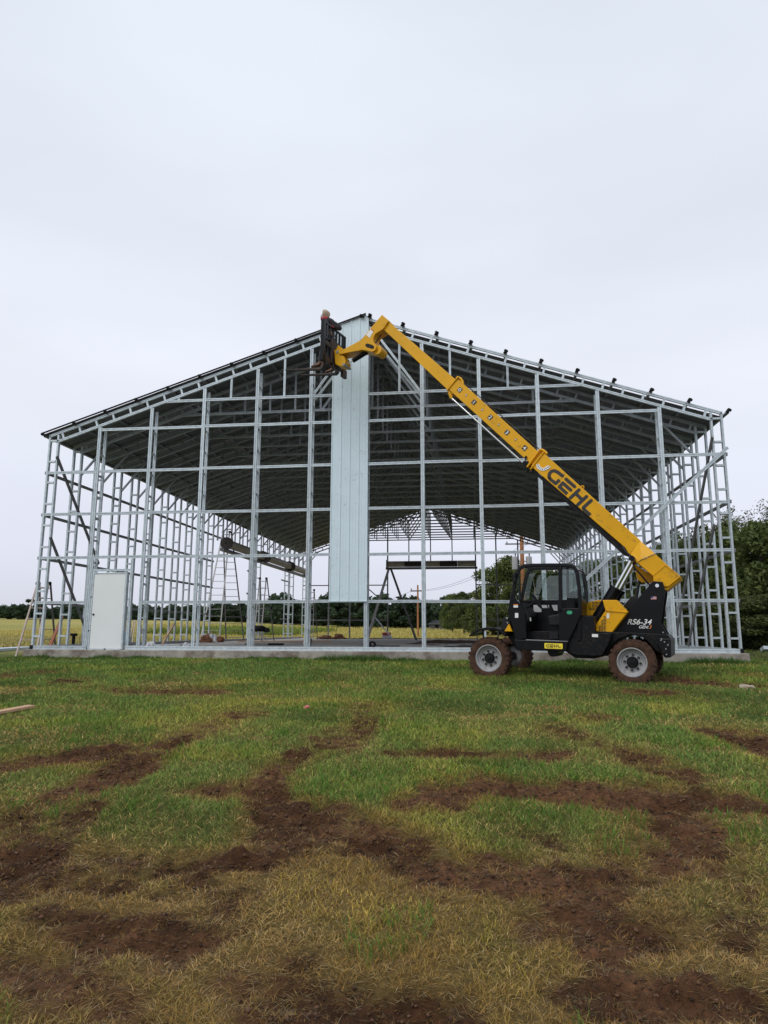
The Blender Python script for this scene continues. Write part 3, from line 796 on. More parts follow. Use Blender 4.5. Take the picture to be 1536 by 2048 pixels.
curtain('y', 13.3, 18.9, .55, 4.55, .22); curtain('y', 19.6, 24.6, .55, 4.55, .22); curtain('y', 25.1, 29.6, .55, 4.55, .22)

# roof sheets: ribbed metal running down the slope
def roof_sheet(s, y0, y1):
    step = .3048; V = []; F = []
    ys = []
    y = y0
    while y < y1:
        for dy, h in ((0, 0), (.05, .0), (.07, .022), (.10, .022), (.12, 0), (.20, 0), (.205, .006), (.215, .006), (.22, 0)):
            if y + dy <= y1: ys.append((y + dy, h))
        y += step
    xa = 6 * B + s * .01; xb = 6 * B + s * (6 * B + .16)
    for y, h in ys:
        for x in (xa, xb): V.append((x, y, zroof(x) + .045 + h))
    for i in range(len(ys) - 1): F.append((2 * i, 2 * i + 1, 2 * i + 3, 2 * i + 2))
    b = MB(); b.add(V, F); o = b.build('roof_sheet', M['roof'], bld, recalc=False)
    return o
roof_sheet(-1, -.06, 30.5); roof_sheet(1, .45, 30.5)
mb = MB(); mb.bar((-.17, -.075, zroof(0) + .03), (6 * B, -.075, 9.16), .03, .035); mb.build('rake_edge', M['foam'], bld)
for s in (-1, 1):
    for k in range(11):
        x = 6 * B + s * (.12 + k * (6 * B + .02) / 10)
        b = MB(); z = zroof(x)
        nn = (s * SL, 0, 1)
        b.chan((x, -.02, z + .043), (x, 30.45, z + .043), .07, .055, nn, groove=False); pu = b.build('purlin', M['purlin'], bld)
        b = MB()
        h = .05 if s > 0 else .035
        b.tube([(x - .065 * s, -.10, z - .02), (x - .01 * s, -.10, z + .04), (x + .03 * s, -.09, z + .02 + h * .45), (x + .05 * s, -.09, z + h)], [.025, .034, .042, .02], 7)
        b.tube([(x - .02, -.12, z + .03 + h * .5), (x + .0, .2, z + .04)], [.04, .03], 6)
        b.build('closure', M['foam'], bld)

b = MB(); b.prism([(6 * B - .22, zroof(6 * B - .22) + .075), (6 * B, 9.20), (6 * B + .22, zroof(6 * B + .22) + .075), (6 * B + .22, zroof(6 * B + .22) + .07), (6 * B, 9.19), (6 * B - .22, zroof(6 * B - .22) + .07)], .30, 30.5); b.build('ridge_light_seal', M['roof'], bld)  # added strip over the ridge gap, keeps sky light from leaking between the sheets
# white wall sheet with ribs
b = MB()
xs = [8.215]; prof = []
x = 8.215
while x < 9.19:
    prof += [(x, 0), (x + .012, -.02), (x + .03, -.02), (x + .042, 0), (x + .10, 0), (x + .104, -.004), (x + .112, -.004), (x + .116, 0), (x + .178, 0), (x + .182, -.004), (x + .19, -.004), (x + .194, 0)]
    x += .245
prof = [p for p in prof if p[0] <= 9.20] + [(9.20, 0)]
V = []
for (x, d) in prof: V += [(x, -.03 + d, 1.275), (x, -.03 + d, zroof(x) + .03)]
F = [(2 * i, 2 * i + 2, 2 * i + 3, 2 * i + 1) for i in range(len(prof) - 1)]
b.add(V, F)
wp = b.build('wall_panel', M['panel'], bld, recalc=False)
b = MB(); b.box((9.203, -.05, 1.275), (9.215, -.012, 9.12)); b.box((8.2, -.045, 1.255), (9.215, -.012, 1.274))
b.build('panel_trim', M['panel'], wp)
for k in range(18):
    b = MB(); b.box((9.216, -.03, 1.7 + k * .42), (9.26, -.024, 1.706 + k * .42)); b.build('screw', M['white'], wp)

# entrance door
dr = empty('door', (0, 0, 0)); dr.parent = bld
b = MB(); b.box((1.705, -.035, .03), (2.60, .01, 2.02)); b.build('door_leaf', M['door'], dr, bevel=.006)
b = MB()
b.box((1.655, -.045, .012), (1.70, .09, 2.06)); b.box((2.605, -.045, .012), (2.645, .09, 2.06)); b.box((1.701, -.045, 2.025), (2.604, .09, 2.06)); b.box((1.701, -.05, .0), (2.604, .08, .025))
b.build('door_frame', M['galv'], dr, bevel=.004)
b = MB(); b.lathe([(.001, -.05), (.028, -.05), (.028, -.03)], 16, (1.76, 0, .93)); b.lathe([(.001, -.06), (.018, -.06), (.018, -.05)], 12, (1.66, 0, 1.4)); b.lathe([(.001, -.06), (.018, -.06), (.018, -.05)], 12, (1.66, 0, .5)); b.lathe([(.001, -.06), (.022, -.06), (.022, -.03)], 12, (2.15, 0, .014))
b.build('bore_hole', M['foam'], dr)
b = MB()
for x in (1.58, 2.74): b.chan((x, 0.002, .1), (x, .002, 2.44), .07, .05, (0, -1, 0))
b.chan((1.62, .004, 2.13), (2.70, .004, 2.13), .06, .05, (0, -1, 0)); b.build('door_stud', M['galv'], bld)

# ------------------------------------------------------------------ telehandler
aa = Vector((0.9510, -0.3083, -0.0100)).normalized(); dd = Vector((0.3083, 0.9513, 0)); dd = (dd - aa * dd.dot(aa)).normalized(); zz = aa.cross(dd)
RT = .39
HUB = Vector((12.196, -3.460, -.026))
ORG = HUB - zz * RT
TMW = Matrix(((aa.x, dd.x, zz.x, ORG.x), (aa.y, dd.y, zz.y, ORG.y), (aa.z, dd.z, zz.z, ORG.z), (0, 0, 0, 1)))
TMI = TMW.inverted()
tele = empty('telehandler'); tele.matrix_world = TMW
tag(tele, 'black and yellow telehandler with muddy tyres and its long boom raised to the roof peak', 'telehandler')
def VP(u, v, off):
    """machine-side coordinates (a, z) of a photo point lying on the machine's vertical plane at depth off"""
    d = Vector(ray(u, v)); C_ = Vector(CAM)
    t = ((ORG - C_).dot(dd) + off) / d.dot(dd)
    q = TMI @ (C_ + d * t)
    return (q.x, q.z)
def PL(pts, off): return [VP(u, v, off) for u, v in pts]
def P3(u, v, off):
    a, z = VP(u, v, off); return Vector((a, off, z))
def tpart(name, pts, o0, o1, m, parent=None, bevel=.008, plane=None):
    b = MB(); b.prism(PL(pts, plane if plane is not None else o0), o0, o1)
    return b.build(name, m, parent or tele, bevel=bevel)

# wheels -----------------------------------------------------------
def wheel():
    root = empty('wheel', (0, 0, 0))
    b = MB()
    # tyre carcass, near face at y=0, axis y
    b.lathe([(.225, .02), (.245, .0), (.30, -.012), (.345, .0), (.365, .035), (.368, .15), (.365, .265), (.345, .30), (.30, .31), (.245, .30), (.225, .28)], 48, (0, 0, 0), 'y', closed=True)
    nl = 26
    for k in range(nl):
        for s in (0, 1):
            t = 2 * math.pi * (k + .5 * s) / nl
            c, s_ = math.cos(t), math.sin(t)
            y0, y1 = (-.004, .17) if s == 0 else (.13, .304)
            dt = .085 if s == 0 else -.085
            rr0, rr1 = .335, .380 + random.uniform(-.010, .006)
            ta, tb = (t, t + dt)
            hw = .026 + random.uniform(-.004, .006)
            vs = []
            for y, tt in ((y0, ta), (y1, tb)) if s == 0 else ((y0, tb), (y1, ta)):
                for r in (rr0, rr1):
                    for q in (-hw, hw):
                        an = tt + q / r
                        vs.append((r * math.cos(an), y, r * math.sin(an)))
            b.add(vs, [(0, 1, 3, 2), (4, 6, 7, 5), (0, 4, 5, 1), (2, 3, 7, 6), (0, 2, 6, 4), (1, 5, 7, 3)])
    ty = b.build('tyre', M['rubber'], root, smooth=True)
    b = MB()
    b.lathe([(.235, .02), (.24, .0), (.228, -.004), (.215, .012), (.205, .03), (.195, .06), (.175, .066), (.165, .085), (.15, .09), (.10, .085), (.0, .085)], 40, (0, 0, 0), 'y')
    rm = b.build('rim', M['rim'], root, smooth=True)
    b = MB()
    b.lathe([(.0, .03), (.075, .035), (.09, .05), (.095, .085)], 20, (0, 0, 0), 'y'); b.lathe([(.0, .022), (.03, .024), (.035, .04)], 12, (0.01, 0, 0), 'y')
    b.build('hub', M['blackmud'], root, smooth=True)
    for k in range(8):
        t = 2 * math.pi * k / 8 + .2
        b = MB(); b.lathe([(.0, .045), (.007, .046), (.008, .055), (.019, .056), (.021, .085)], 8, (.125 * math.cos(t), 0, .125 * math.sin(t)), 'y')
        b.build('wheel_nut', M['decal_black'], root)
    return root
w0 = wheel(); w0.parent = tele
WB = 2.72
for i, (a, off, flip) in enumerate([(0, 0, 0), (WB, 0, 0), (.02, 1.98, 1), (WB, 2.02, 1)]):
    o = w0 if i == 0 else copy_tree(w0)
    o.scale = (1.12, 1.0, 1.12); o.parent = tele; o.location = (a, off, RT); o.rotation_euler = (0, .3 * i, math.pi if flip else 0)
# axles
for a_ in (0, WB):
    b = MB(); b.tube([(a_, .1, RT), (a_, 1.9, RT)], .09, 10); b.box((a_ - .15, .8, RT - .15), (a_ + .15, 1.2, RT + .15)); b.build('axle', M['blackmud'], tele)
# chassis
tpart('chassis', [(1010, 1264), (1034, 1300), (1132, 1303), (1150, 1316), (1189, 1317.5), (1192, 1312), (1214, 1312), (1222, 1290), (1240, 1276), (1262, 1269), (1290, 1276), (1308, 1297), (1318, 1306), (1330, 1306), (1338, 1300), (1341.7, 1277), (1334.7, 1269), (1189, 1262), (1100, 1262)], .42, 1.75, M['blackmud'])
tpart('side_skirt', [(1029, 1279.5), (1135.5, 1283), (1133, 1302), (1034, 1300)], .10, .42, M['black'])
tpart('side_skirt', [(1135, 1230), (1189, 1232), (1189, 1266), (1224, 1266), (1216, 1290), (1204, 1311), (1186, 1312), (1150, 1310), (1133, 1302)], .20, .45, M['blackmud'])
b = MB(); p = P3(1108, 1302, .5); b.lathe([(.001, -.1), (.11, -.1), (.11, .5), (.001, .5)], 20, tuple(p), 'y'); b.build('tank', M['black'], tele, smooth=True)
# rear tower, two plates
tower = [(1306.6, 1162), (1325.3, 1163.6), (1330.8, 1181.6), (1326, 1215), (1322, 1247), (1334.7, 1269), (1330, 1280), (1300, 1279), (1283, 1271), (1262, 1266), (1240, 1272), (1224, 1281), (1189, 1281), (1189, 1267.5), (1224, 1265), (1255, 1224), (1280, 1192)]
tw = tpart('boom_tower', tower, .72, .78, M['black'])
tpart('boom_tower', tower, 1.48, 1.54, M['black'], plane=.72)
b = MB(); p = P3(1314.3, 1171.3, .72); b.lathe([(.0, -.02), (.034, -.02), (.036, .01)], 18, tuple(p), 'y'); b.build('pivot_pin', M['chrome'], tw)
tpart('counterweight', [(1318, 1277), (1341.7, 1277), (1342.5, 1315), (1330, 1316), (1322, 1305), (1316, 1290)], .30, 1.9, M['blackmud'], bevel=.02)
for du, dv in ((0, 0), (7, 6), (3, 14), (-7, -3), (4, 25), (-3, -19), (-6, -6)):
    b = MB(); q = P3(1329 + du, 1284 + dv, .29); b.lathe([(.0, -.01), (.012, -.008), (.014, .02)], 8, tuple(q), 'y'); b.build('bolt', M['rim'], tele)
# lettering
def text_part(name, s, u, v, u2, v2, off, size, m, parent, shear=0.0, bold=0.0, rot=0.0, sx=1.0):
    cu = bpy.data.curves.new('t', 'FONT'); cu.body = s; cu.size = size; cu.shear = shear; cu.offset = bold; cu.extrude = .001
    ob = bpy.data.objects.new('t', cu); COL.objects.link(ob)
    bpy.context.view_layer.update()
    dg = bpy.context.evaluated_depsgraph_get(); me = bpy.data.meshes.new_from_object(ob.evaluated_get(dg))
    bpy.data.objects.remove(ob)
    A = P3(u, v, off); Bq = P3(u2, v2, off)
    ex = (Bq - A); L_ = ex.length; ex.normalize(); ez = Vector((ex.z * -1, 0, ex.x)); 
    xs = [w_.co.x for w_ in me.vertices]; wid = max(xs) - min(xs); k = L_ / wid
    x0 = min(xs)
    for w_ in me.vertices:
        c = w_.co; q = A + ex * (c.x - x0) * k + ez * c.y * k * sx + Vector((0, -1, 0)) * (c.z + .001); w_.co = q
    me.materials.clear(); me.materials.append(m)
    o = bpy.data.objects.new(name, me); COL.objects.link(o); o.parent = parent
    return o
text_part('lettering', 'RS6-34', 1254.5, 1248.5, 1304.5, 1249.3, .718, .2, M['white'], tw, shear=.35, bold=.002, sx=.95)
text_part('lettering', 'GEN:', 1278, 1256.5, 1298, 1257.2, .718, .2, M['white'], tw, shear=.35, bold=.002, sx=.95)
text_part('lettering', '3', 1298.5, 1257.3, 1303.2, 1257.5, .718, .2, M['orange'], tw, shear=.35, bold=.002, sx=1.2)
b = MB(); b.prism(PL([(1302, 1193), (1313.2, 1193.2), (1313, 1199), (1301.8, 1198.8)], .718), .714, .719); fl = b.build('flag_decal', M['white'], tw)
b = MB(); b.prism(PL([(1302, 1193), (1306.5, 1193.1), (1306.3, 1196), (1301.9, 1195.9)], .713), .711, .7135); b.build('flag_canton', M['blue'], tw)
b = MB()
for k in range(4):
    v0 = 1193.2 + k * 1.55; u0 = 1306.7 if k < 2 else 1302
    b.prism(PL([(u0, v0), (1313.1, v0 + .1), (1313.1, v0 + .8), (u0, v0 + .7)], .713), .711, .7135)
b.build('flag_stripes', M['red'], tw)

# engine hood (yellow) with slot vents
hood = tpart('hood', [(1205, 1200), (1233, 1200), (1255, 1224), (1224, 1264.5), (1189.5, 1267), (1190, 1252), (1211, 1221)], .47, .80, M['yellow'])
def slots(u0, v0, u1, v1, rows, per, off, parent, slant=0.0, mask=None):
    b = MB()
    for r in range(rows):
        for c in range(per):
            uu = u0 + (u1 - u0) * (c + (.25 if r % 2 else -.0)) / per + slant * r; vv = v0 + (v1 - v0) * r / max(rows - 1, 1)
            if mask and not mask(uu, vv): continue
            wd = (u1 - u0) / per * .78
            b.prism(PL([(uu, vv - .65), (uu + wd, vv - .65), (uu + wd, vv + .65), (uu, vv + .65)], off), off - .003, off + .004)
    b.build('vent_slots', M['decal_black'], parent)
slots(1192, 1233, 1212, 1263, 12, 4, .467, hood, 0, lambda u, v: u > 1211 - (v - 1221) * .47)
hood2 = tpart('hood', [(1171, 1207), (1178, 1204), (1196, 1200), (1232, 1200), (1240, 1232), (1198, 1236), (1186, 1231.5), (1173, 1231)], .86, 1.5, M['yellow'])
slots(1177, 1204.5, 1203, 1219, 6, 4, .857, hood2, 0, lambda u, v: u > 1192 - (v - 1200) * 1.0 or u > 1180)
# facet edge on the hood
b = MB(); b.bar(P3(1211, 1221, .462), P3(1254, 1224.5, .462), .02, .015); b.build('hood_fold', M['yellow'], hood)
b = MB(); b.prism(PL([(1213.5, 1227), (1218.5, 1227), (1218.5, 1237), (1213.5, 1237)], .465), .462, .468); b.build('sticker', M['white'], hood)
b = MB(); b.prism(PL([(1184, 1268), (1196, 1268.3), (1196, 1274.3), (1184, 1274)], .195), .192, .199); b.build('sticker', M['white'], tele)

# cab --------------------------------------------------------------
cabm = M['black']
O0, O1 = .12, .98
cab = empty('cab'); cab.parent = tele
def cab_tube(pts, off, r=.045):
    P_ = [P3(u, v, O0) for u, v in pts]
    return [Vector((p.x, off, p.z)) for p in P_]
outline = [(1018, 1226), (1030, 1160), (1034, 1146), (1038.5, 1137), (1048, 1131.5), (1062, 1130.5), (1100, 1130), (1132, 1130), (1143, 1132), (1150, 1137.5), (1154, 1146), (1158, 1175), (1160.5, 1226)]
for off in (O0 + .03, O1 - .03):
    b = MB(); P_ = cab_tube(outline, off); 
    for k in range(len(P_) - 1): b.bar(P_[k], P_[k + 1] + (P_[k + 1] - P_[k]).normalized() * .012, .07, .062, up=(0, 1, 0))
    b.build('roof_frame', cabm, cab, bevel=.01)
# B pillar and A door post
b = MB(); P_ = cab_tube([(1120, 1134), (1121, 1225)], O0 + .03); b.bar(P_[0], P_[1], .07, .06, up=(0, 1, 0)); 
P_ = cab_tube([(1063, 1136), (1054, 1150), (1043, 1197), (1040, 1204)], O0 + .03)
for k in range(3): b.bar(P_[k], P_[k + 1], .05, .045, up=(0, 1, 0))
P_ = cab_tube([(1054, 1137.5), (1125, 1136)], O0 + .03); b.bar(P_[0], P_[1], .05, .04, up=(0, 1, 0))
b.build('door_post', cabm, cab, bevel=.006)
b = MB(); P_ = cab_tube([(1120, 1134), (1121, 1225)], O1 - .03); b.bar(P_[0], P_[1], .05, .05, up=(0, 1, 0)); b.build('door_post', cabm, cab)
# roof
b = MB(); A0 = P3(1044, 1131, O0); A1 = P3(1144, 1130, O0)
b.box((A0.x, O0 + .07, A0.z - .04), (A1.x, O1 - .07, A0.z + .015)); b.build('cab_roof', cabm, cab, bevel=.015)
# near lower shell: front cheek, sill, rear side panel
tpart('cab_side', [(1015.4, 1225.6), (1021, 1197), (1027, 1192), (1038, 1206), (1050, 1226), (1053, 1277), (1031, 1280), (1024, 1252)], O0, O0 + .05, cabm, cab)
tpart('cab_side', [(1118, 1218), (1160, 1216), (1162, 1228), (1151, 1254), (1136, 1284), (1118, 1282)], O0, O0 + .05, cabm, cab)
tpart('cab_side', [(1015.4, 1225.6), (1021, 1197), (1160, 1196), (1161, 1284), (1031, 1281)], O1 - .05, O1, cabm, cab, plane=O0)
tpart('cab_floor', [(1030, 1278), (1136, 1281), (1136, 1286), (1030, 1285)], O0 + .02, O1 - .02, cabm, cab)
tpart('cab_rear_wall', [(1155, 1196), (1161, 1196), (1161, 1282), (1153, 1282)], O0 + .051, O1 - .051, cabm, cab, plane=O0)
tpart('dashboard', [(1019, 1222), (1022, 1203), (1040, 1205), (1052, 1222), (1056, 1232), (1040, 1280), (1030, 1280)], O0 + .10, O1 - .06, M['seat'], cab, plane=O0)
# seat
b = MB(); b.prism(PL([(1098, 1232), (1120, 1228), (1150, 1230), (1150, 1252), (1102, 1252)], .5), .33, .80); b.prism(PL([(1131, 1232), (1136, 1206), (1142, 1185), (1147, 1181.5), (1152, 1186), (1155, 1232)], .5), .36, .78)
b.build('seat', M['seat'], cab, bevel=.03)
# steering wheel
c0 = P3(1073, 1202.5, .5); b = MB(); pts = []
ax1 = (P3(1063, 1188.5, .5) - P3(1082.5, 1216.5, .5)) / 2; ax2 = Vector((0, .17, 0))
for k in range(25):
    t = 2 * math.pi * k / 24; pts.append(c0 + ax1 * math.cos(t) + ax2 * math.sin(t))
b.tube(pts, .013, 6, cap=False); b.bar(c0 + ax1, c0 - ax1, .02, .02); b.bar(c0 + ax2, c0 - ax2, .02, .02); b.tube([c0, P3(1050, 1217, .5)], [.02, .03], 8); b.build('steering_wheel', M['seat'], cab, smooth=True)
b = MB(); b.tube([P3(1098, 1226, .62), P3(1094, 1206, .62)], .012, 6); b.tube([P3(1094, 1206, .62), P3(1092.5, 1202, .62)], .025, 8); b.tube([P3(1105, 1230, .7), P3(1101, 1214, .7)], .02, 6); b.build('control_lever', M['seat'], cab)
# papers and labels inside on the far side
b = MB()
for q in ([(1067, 1210), (1083, 1210), (1083, 1224), (1067, 1224)], [(1083.5, 1210), (1098, 1210), (1098, 1216), (1083.5, 1216)], [(1103, 1210), (1115, 1210), (1115, 1222), (1108, 1221)]):
    b.prism(PL(q, O1 - .056), O1 - .058, O1 - .052)
b.build('instruction_label', M['white'], cab)
b = MB()
for q in ([(1027, 1208.5), (1036, 1208.5), (1036, 1215), (1027, 1215)], [(1030, 1226), (1036.5, 1226), (1036.5, 1235.5), (1030, 1235.5)]): b.prism(PL(q, O0 - .003), O0 - .004, O0 + .001)
st = b.build('sticker', M['white'], cab)
b = MB(); b.prism(PL([(1027, 1208.5), (1036, 1208.5), (1036, 1210.5), (1027, 1210.5)], O0 - .006), O0 - .008, O0 - .0045); b.build('sticker_band', M['orange'], cab)
b = MB(); b.prism(PL([(1059, 1235), (1062, 1235), (1062.5, 1242), (1059.5, 1242)], .3), .3, .303); b.build('key_tag', M['white'], cab)
b = MB(); c0 = VP(1139, 1225, O0 - .003)
b.prism([(c0[0] + .055 * math.cos(t), c0[1] + .035 * math.sin(t)) for t in [k * math.pi / 8 for k in range(16)]], O0 - .005, O0 + .001); gs = b.build('round_sticker', M['green'], cab)
# glass
def pane(name, pts, off, parent=cab):
    b = MB(); b.prism(PL(pts, O0), off, off + .006); return b.build(name, M['glass'], parent)
pane('side_glass', [(1124, 1138), (1146, 1138), (1152, 1150), (1155, 1196), (1124, 1196)], O0 + .03)
pane('side_glass', [(1040, 1140), (1118, 1139), (1118, 1196), (1024, 1196), (1032, 1160)], O1 - .04)
pane('side_glass', [(1124, 1138), (1146, 1138), (1152, 1150), (1155, 1196), (1124, 1196)], O1 - .04)
b = MB(); q0 = P3(1035.5, 1144, O0); q1 = P3(1021, 1200, O0)
b.add([(q0.x, O0 + .07, q0.z), (q0.x, O1 - .07, q0.z), (q1.x, O1 - .07, q1.z), (q1.x, O0 + .07, q1.z)], [(0, 1, 2, 3)]); b.build('windscreen', M['glass'], cab)
b = MB(); q0 = P3(1158, 1142, O0); q1 = P3(1171, 1215, O0); q2 = P3(1163, 1150, O0)
b.add([(q0.x, O0 + .05, q0.z), (q0.x, O1 - .05, q0.z), (q1.x, O1 - .05, q1.z), (q1.x, O0 + .05, q1.z)], [(0, 1, 2, 3)]); b.build('rear_window', M['glass'], cab)
b = MB(); P_ = cab_tube([(1156, 1139), (1163, 1143), (1171, 1175), (1172, 1207)], O0 + .08)
for k in range(3): b.bar(P_[k], P_[k + 1], .022, .022)
b.build('rear_window_frame', M['seat'], cab)
b = MB(); b.prism(PL([(1154, 1134), (1163, 1141), (1166, 1149), (1158, 1147), (1153, 1142)], .3), .2, .4); b.build('work_lamp', M['rim'], cab, bevel=.01)
b = MB(); b.prism(PL([(1027.5, 1148), (1031.5, 1146), (1031, 1164), (1026.5, 1165)], .05), -.02, .13); b.tube([P3(1029, 1152, .1), P3(1036, 1145, .2)], .012, 6)
b.tube([P3(1033, 1180, .08), P3(1040, 1180, .08), P3(1041.5, 1186, .08), P3(1037, 1207, .08)], .01, 6); b.build('mirror', M['seat'], cab, bevel=.01)
b = MB(); p = P3(1060, 1144, .3); b.tube([P3(1063, 1146, .5), P3(1074, 1198, .5)], .006, 5); b.build('wiper', M['tan'], cab)
# step trim
b = MB(); b.bar(P3(1052, 1279.4, O0 - .005), P3(1136, 1282.8, O0 - .005), .012, .012); b.build('sill_trim', M['rim'], cab)
b = MB(); b.prism(PL([(1098, 1265), (1117, 1265.5), (1117, 1279), (1098, 1278.5)], .3), .3, .6); b.build('step', M['seat'], cab, bevel=.01)

# front fender, triangle, lamp box
b = MB()
arc = PL([(938, 1271), (948, 1263), (960, 1257), (972, 1254.5), (990, 1254.5), (1002, 1259), (1013, 1269)], .0)
arc2 = PL([(940, 1273), (949, 1266.5), (961, 1261.5), (972, 1259.5), (989, 1259.5), (1000, 1264), (1010, 1273)], .0)
b.prism(arc + arc2[::-1], -.03, .36); b.build('fender', M['black'], tele, bevel=.01)
b = MB(); b.tube([P3(966, 1262, .12), P3(967, 1275, .2), P3(1000, 1295, .4)], .02, 6); b.build('fender_bracket', M['black'], tele)
tpart('corner_reflector', [(1017.5, 1247.5), (1024, 1263), (1008.5, 1262.8)], .05, .12, M['yellow'])
tpart('lamp_box', [(1003, 1242), (1008, 1234), (1019, 1236), (1022, 1262), (1010, 1264), (1003, 1258)], .25, .55, M['seat'])
b = MB(); b.prism(PL([(1012, 1234.5), (1016, 1234), (1016, 1238), (1012.5, 1238)], .24), .22, .26); b.prism(PL([(1013, 1244), (1017, 1244), (1016, 1248)], .24), .22, .26); b.build('lamp_lens', M['rim'], tele)

# small name plate
pl = tpart('name_plate', [(1089.5, 1286.2), (1124.5, 1287.2), (1125.3, 1288), (1125.2, 1297.6), (1124.5, 1298.2), (1090, 1297), (1089, 1296.2), (1088.8, 1287)], .085, .10, M['yellow2'], bevel=.002)
def strokes(name, lines, wpx, off, m, parent, sx, sy, ou, ov, pxm=92.0):
    b = MB(); hw = wpx / pxm / 2
    for ln in lines:
        P_ = [VP(ou + x * sx, ov + y * sy, off) for x, y in ln]
        P_ = [Vector((p[0], p[1])) for p in P_]
        for k in range(len(P_) - 1):
            d = (P_[k + 1] - P_[k]).normalized(); nn = Vector((-d.y, d.x)) * hw
            p, q = P_[k], P_[k + 1]
            b.prism([tuple(p + nn), tuple(p - nn), tuple(q - nn), tuple(q + nn)], off - .0025 - .0002 * k, off + .001)
            if k > 0:
                b.prism([(p.x + hw * math.cos(t), p.y + hw * math.sin(t)) for t in [j * math.pi / 6 for j in range(12)]], off - .0035, off + .001)
        for p in (P_[0], P_[-1])[:1 if len(P_) > 2 else 2]:
            b.prism([(p.x + hw * .98 * math.cos(t), p.y + hw * .98 * math.sin(t)) for t in [j * math.pi / 6 for j in range(12)]], off - .0037, off + .001)
    return b.build(name, m, parent)
GEHL_small = [[(480, 500), (370, 500), (330, 540), (345, 600), (380, 618), (460, 618), (462, 565)], [(525, 497), (665, 497)], [(670, 560), (535, 560), (530, 622), (670, 622)],
              [(735, 500), (730, 632)], [(735, 565), (855, 565)], [(862, 500), (858, 632)], [(925, 500), (930, 580), (960, 626), (1065, 628)]]
strokes('lettering', GEHL_small, 1.05, .083, M['decal_black'], pl, .03906, .03906, 1080, 1270)

# boom --------------------------------------------------------------
Y_ = M['yellow']
bs = tpart('boom_section', [(1088.5, 907), (1281, 1081), (1264, 1103), (1258.5, 1109), (1250, 1095), (1061.5, 932)], .92, 1.32, Y_)
b = MB()
A = P3(1280, 1081, .92); D_ = P3(1264, 1103, .92); E_ = P3(1259, 1110, .92)
B_ = P3(1310, 1107, .78); C_2 = P3(1282, 1119, .78); F_ = P3(1273, 1126, .78)
b.add([A, B_, C_2, D_, F_, E_], [(0, 1, 2, 3), (3, 2, 4, 5)])
b.add([A, B_, B_ + Vector((0, .5, 0)), A + Vector((0, .3, 0)), E_, F_, F_ + Vector((0, .5, 0)), E_ + Vector((0, .3, 0))], [(0, 1, 2, 3), (4, 7, 6, 5)])
b.build('boom_flare', Y_, tele, recalc=False)
base = tpart('boom_base', [(1310, 1108), (1361.8, 1153.8), (1336.4, 1173.3), (1327.7, 1172.8), (1307, 1165), (1306, 1152.8), (1277, 1128), (1273, 1126), (1282, 1120)], .80, 1.46, Y_)
tpart('boom_end_cover', [(1362.5, 1155), (1363.5, 1157), (1334, 1181), (1326, 1178), (1328, 1172.8), (1336.4, 1173.3)], .84, 1.42, Y_)
tpart('cylinder_bracket', [(1269, 1128), (1306, 1152), (1306, 1166), (1283, 1165), (1274, 1158)], 1.22, 1.26, Y_)
b = MB(); b.bar(P3(1331, 1130.5, .795), P3(1308, 1149.5, .795), .012, .012); b.bar(P3(1331, 1130.5, .795), P3(1359, 1153, .795), .012, .012)
b.bar(P3(1317, 1155, .79), P3(1317, 1163, .79), .03, .03); b.bar(P3(1278, 1126.5, .795), P3(1307, 1151, .795), .015, .015); b.build('weld_seam', Y_, base)
tray = tpart('hose_tray', [(1058, 930), (1062, 941), (1245, 1108), (1257, 1112), (1252, 1097)], .97, 1.27, M['blackmud'], plane=.95)
s2 = tpart('boom_section', [(916, 758), (1090, 916), (1072, 934), (1054, 921), (896.5, 778)], .95, 1.29, Y_)
s3 = tpart('boom_section', [(775, 641), (925, 771), (905, 789), (765.5, 657.5)], .98, 1.26, Y_)
def collar(u0, v0, u1, v1, wd, o0, o1):
    b = MB(); p = Vector(VP(u0, v0, o0)); q = Vector(VP(u1, v1, o0)); d = (q - p).normalized(); n_ = Vector((-d.y, d.x)) * wd / 2
    e_ = d * .02
    b.prism([tuple(p + n_ - e_), tuple(p - n_ - e_), tuple(q - n_ + e_), tuple(q + n_ + e_)], o0, o1)
    return b.build('collar', Y_, tele, bevel=.01)
collar(1054.5, 932.5, 1079, 899, .035, .885, 1.355); collar(1061.5, 937, 1086, 905, .03, .895, 1.345)
collar(894.3, 779, 915, 754, .03, .92, 1.32)
def ring(u, v, off, r=.06, t=.014, name='lifting_lug', m=Y_):
    b = MB(); c = P3(u, v, off); b.tube([c + Vector((r * math.cos(k * math.pi / 8), 0, r * math.sin(k * math.pi / 8))) for k in range(17)], t, 6, cap=False); return b.build(name, m, tele, smooth=True)
b = MB(); b.tube([P3(913, 757, 1.0), P3(915, 754.5, 1.0), P3(921, 757, 1.0), P3(925, 763, 1.0), P3(925.5, 768, 1.0)], .03, 8); b.build('hose_guide', Y_, tele, smooth=True)
b = MB(); b.tube([P3(1078, 900, 1.0), P3(1085, 900, 1.0), P3(1092, 905, 1.0), P3(1093, 908, 1.0)], .03, 8); b.build('hose_guide', Y_, tele, smooth=True)
ring(1165, 974.5, 1.0, .03, .012)
b = MB(); b.tube([P3(922, 761, 1.05), P3(1000, 829, 1.05), P3(1078, 898, 1.05)], .012, 6); b.build('hose', M['decal_black'], tele)
b = MB(); b.tube([P3(904, 797, 1.0), P3(1053, 931.5, 1.0)], .022, 10); b.build('extension_rod', M['chrome'], tele, smooth=True)
b = MB(); b.tube([P3(898, 782, 1.0), P3(903, 797, 1.0)], .04, 8); b.build('rod_bracket', M['yellow'], tele)
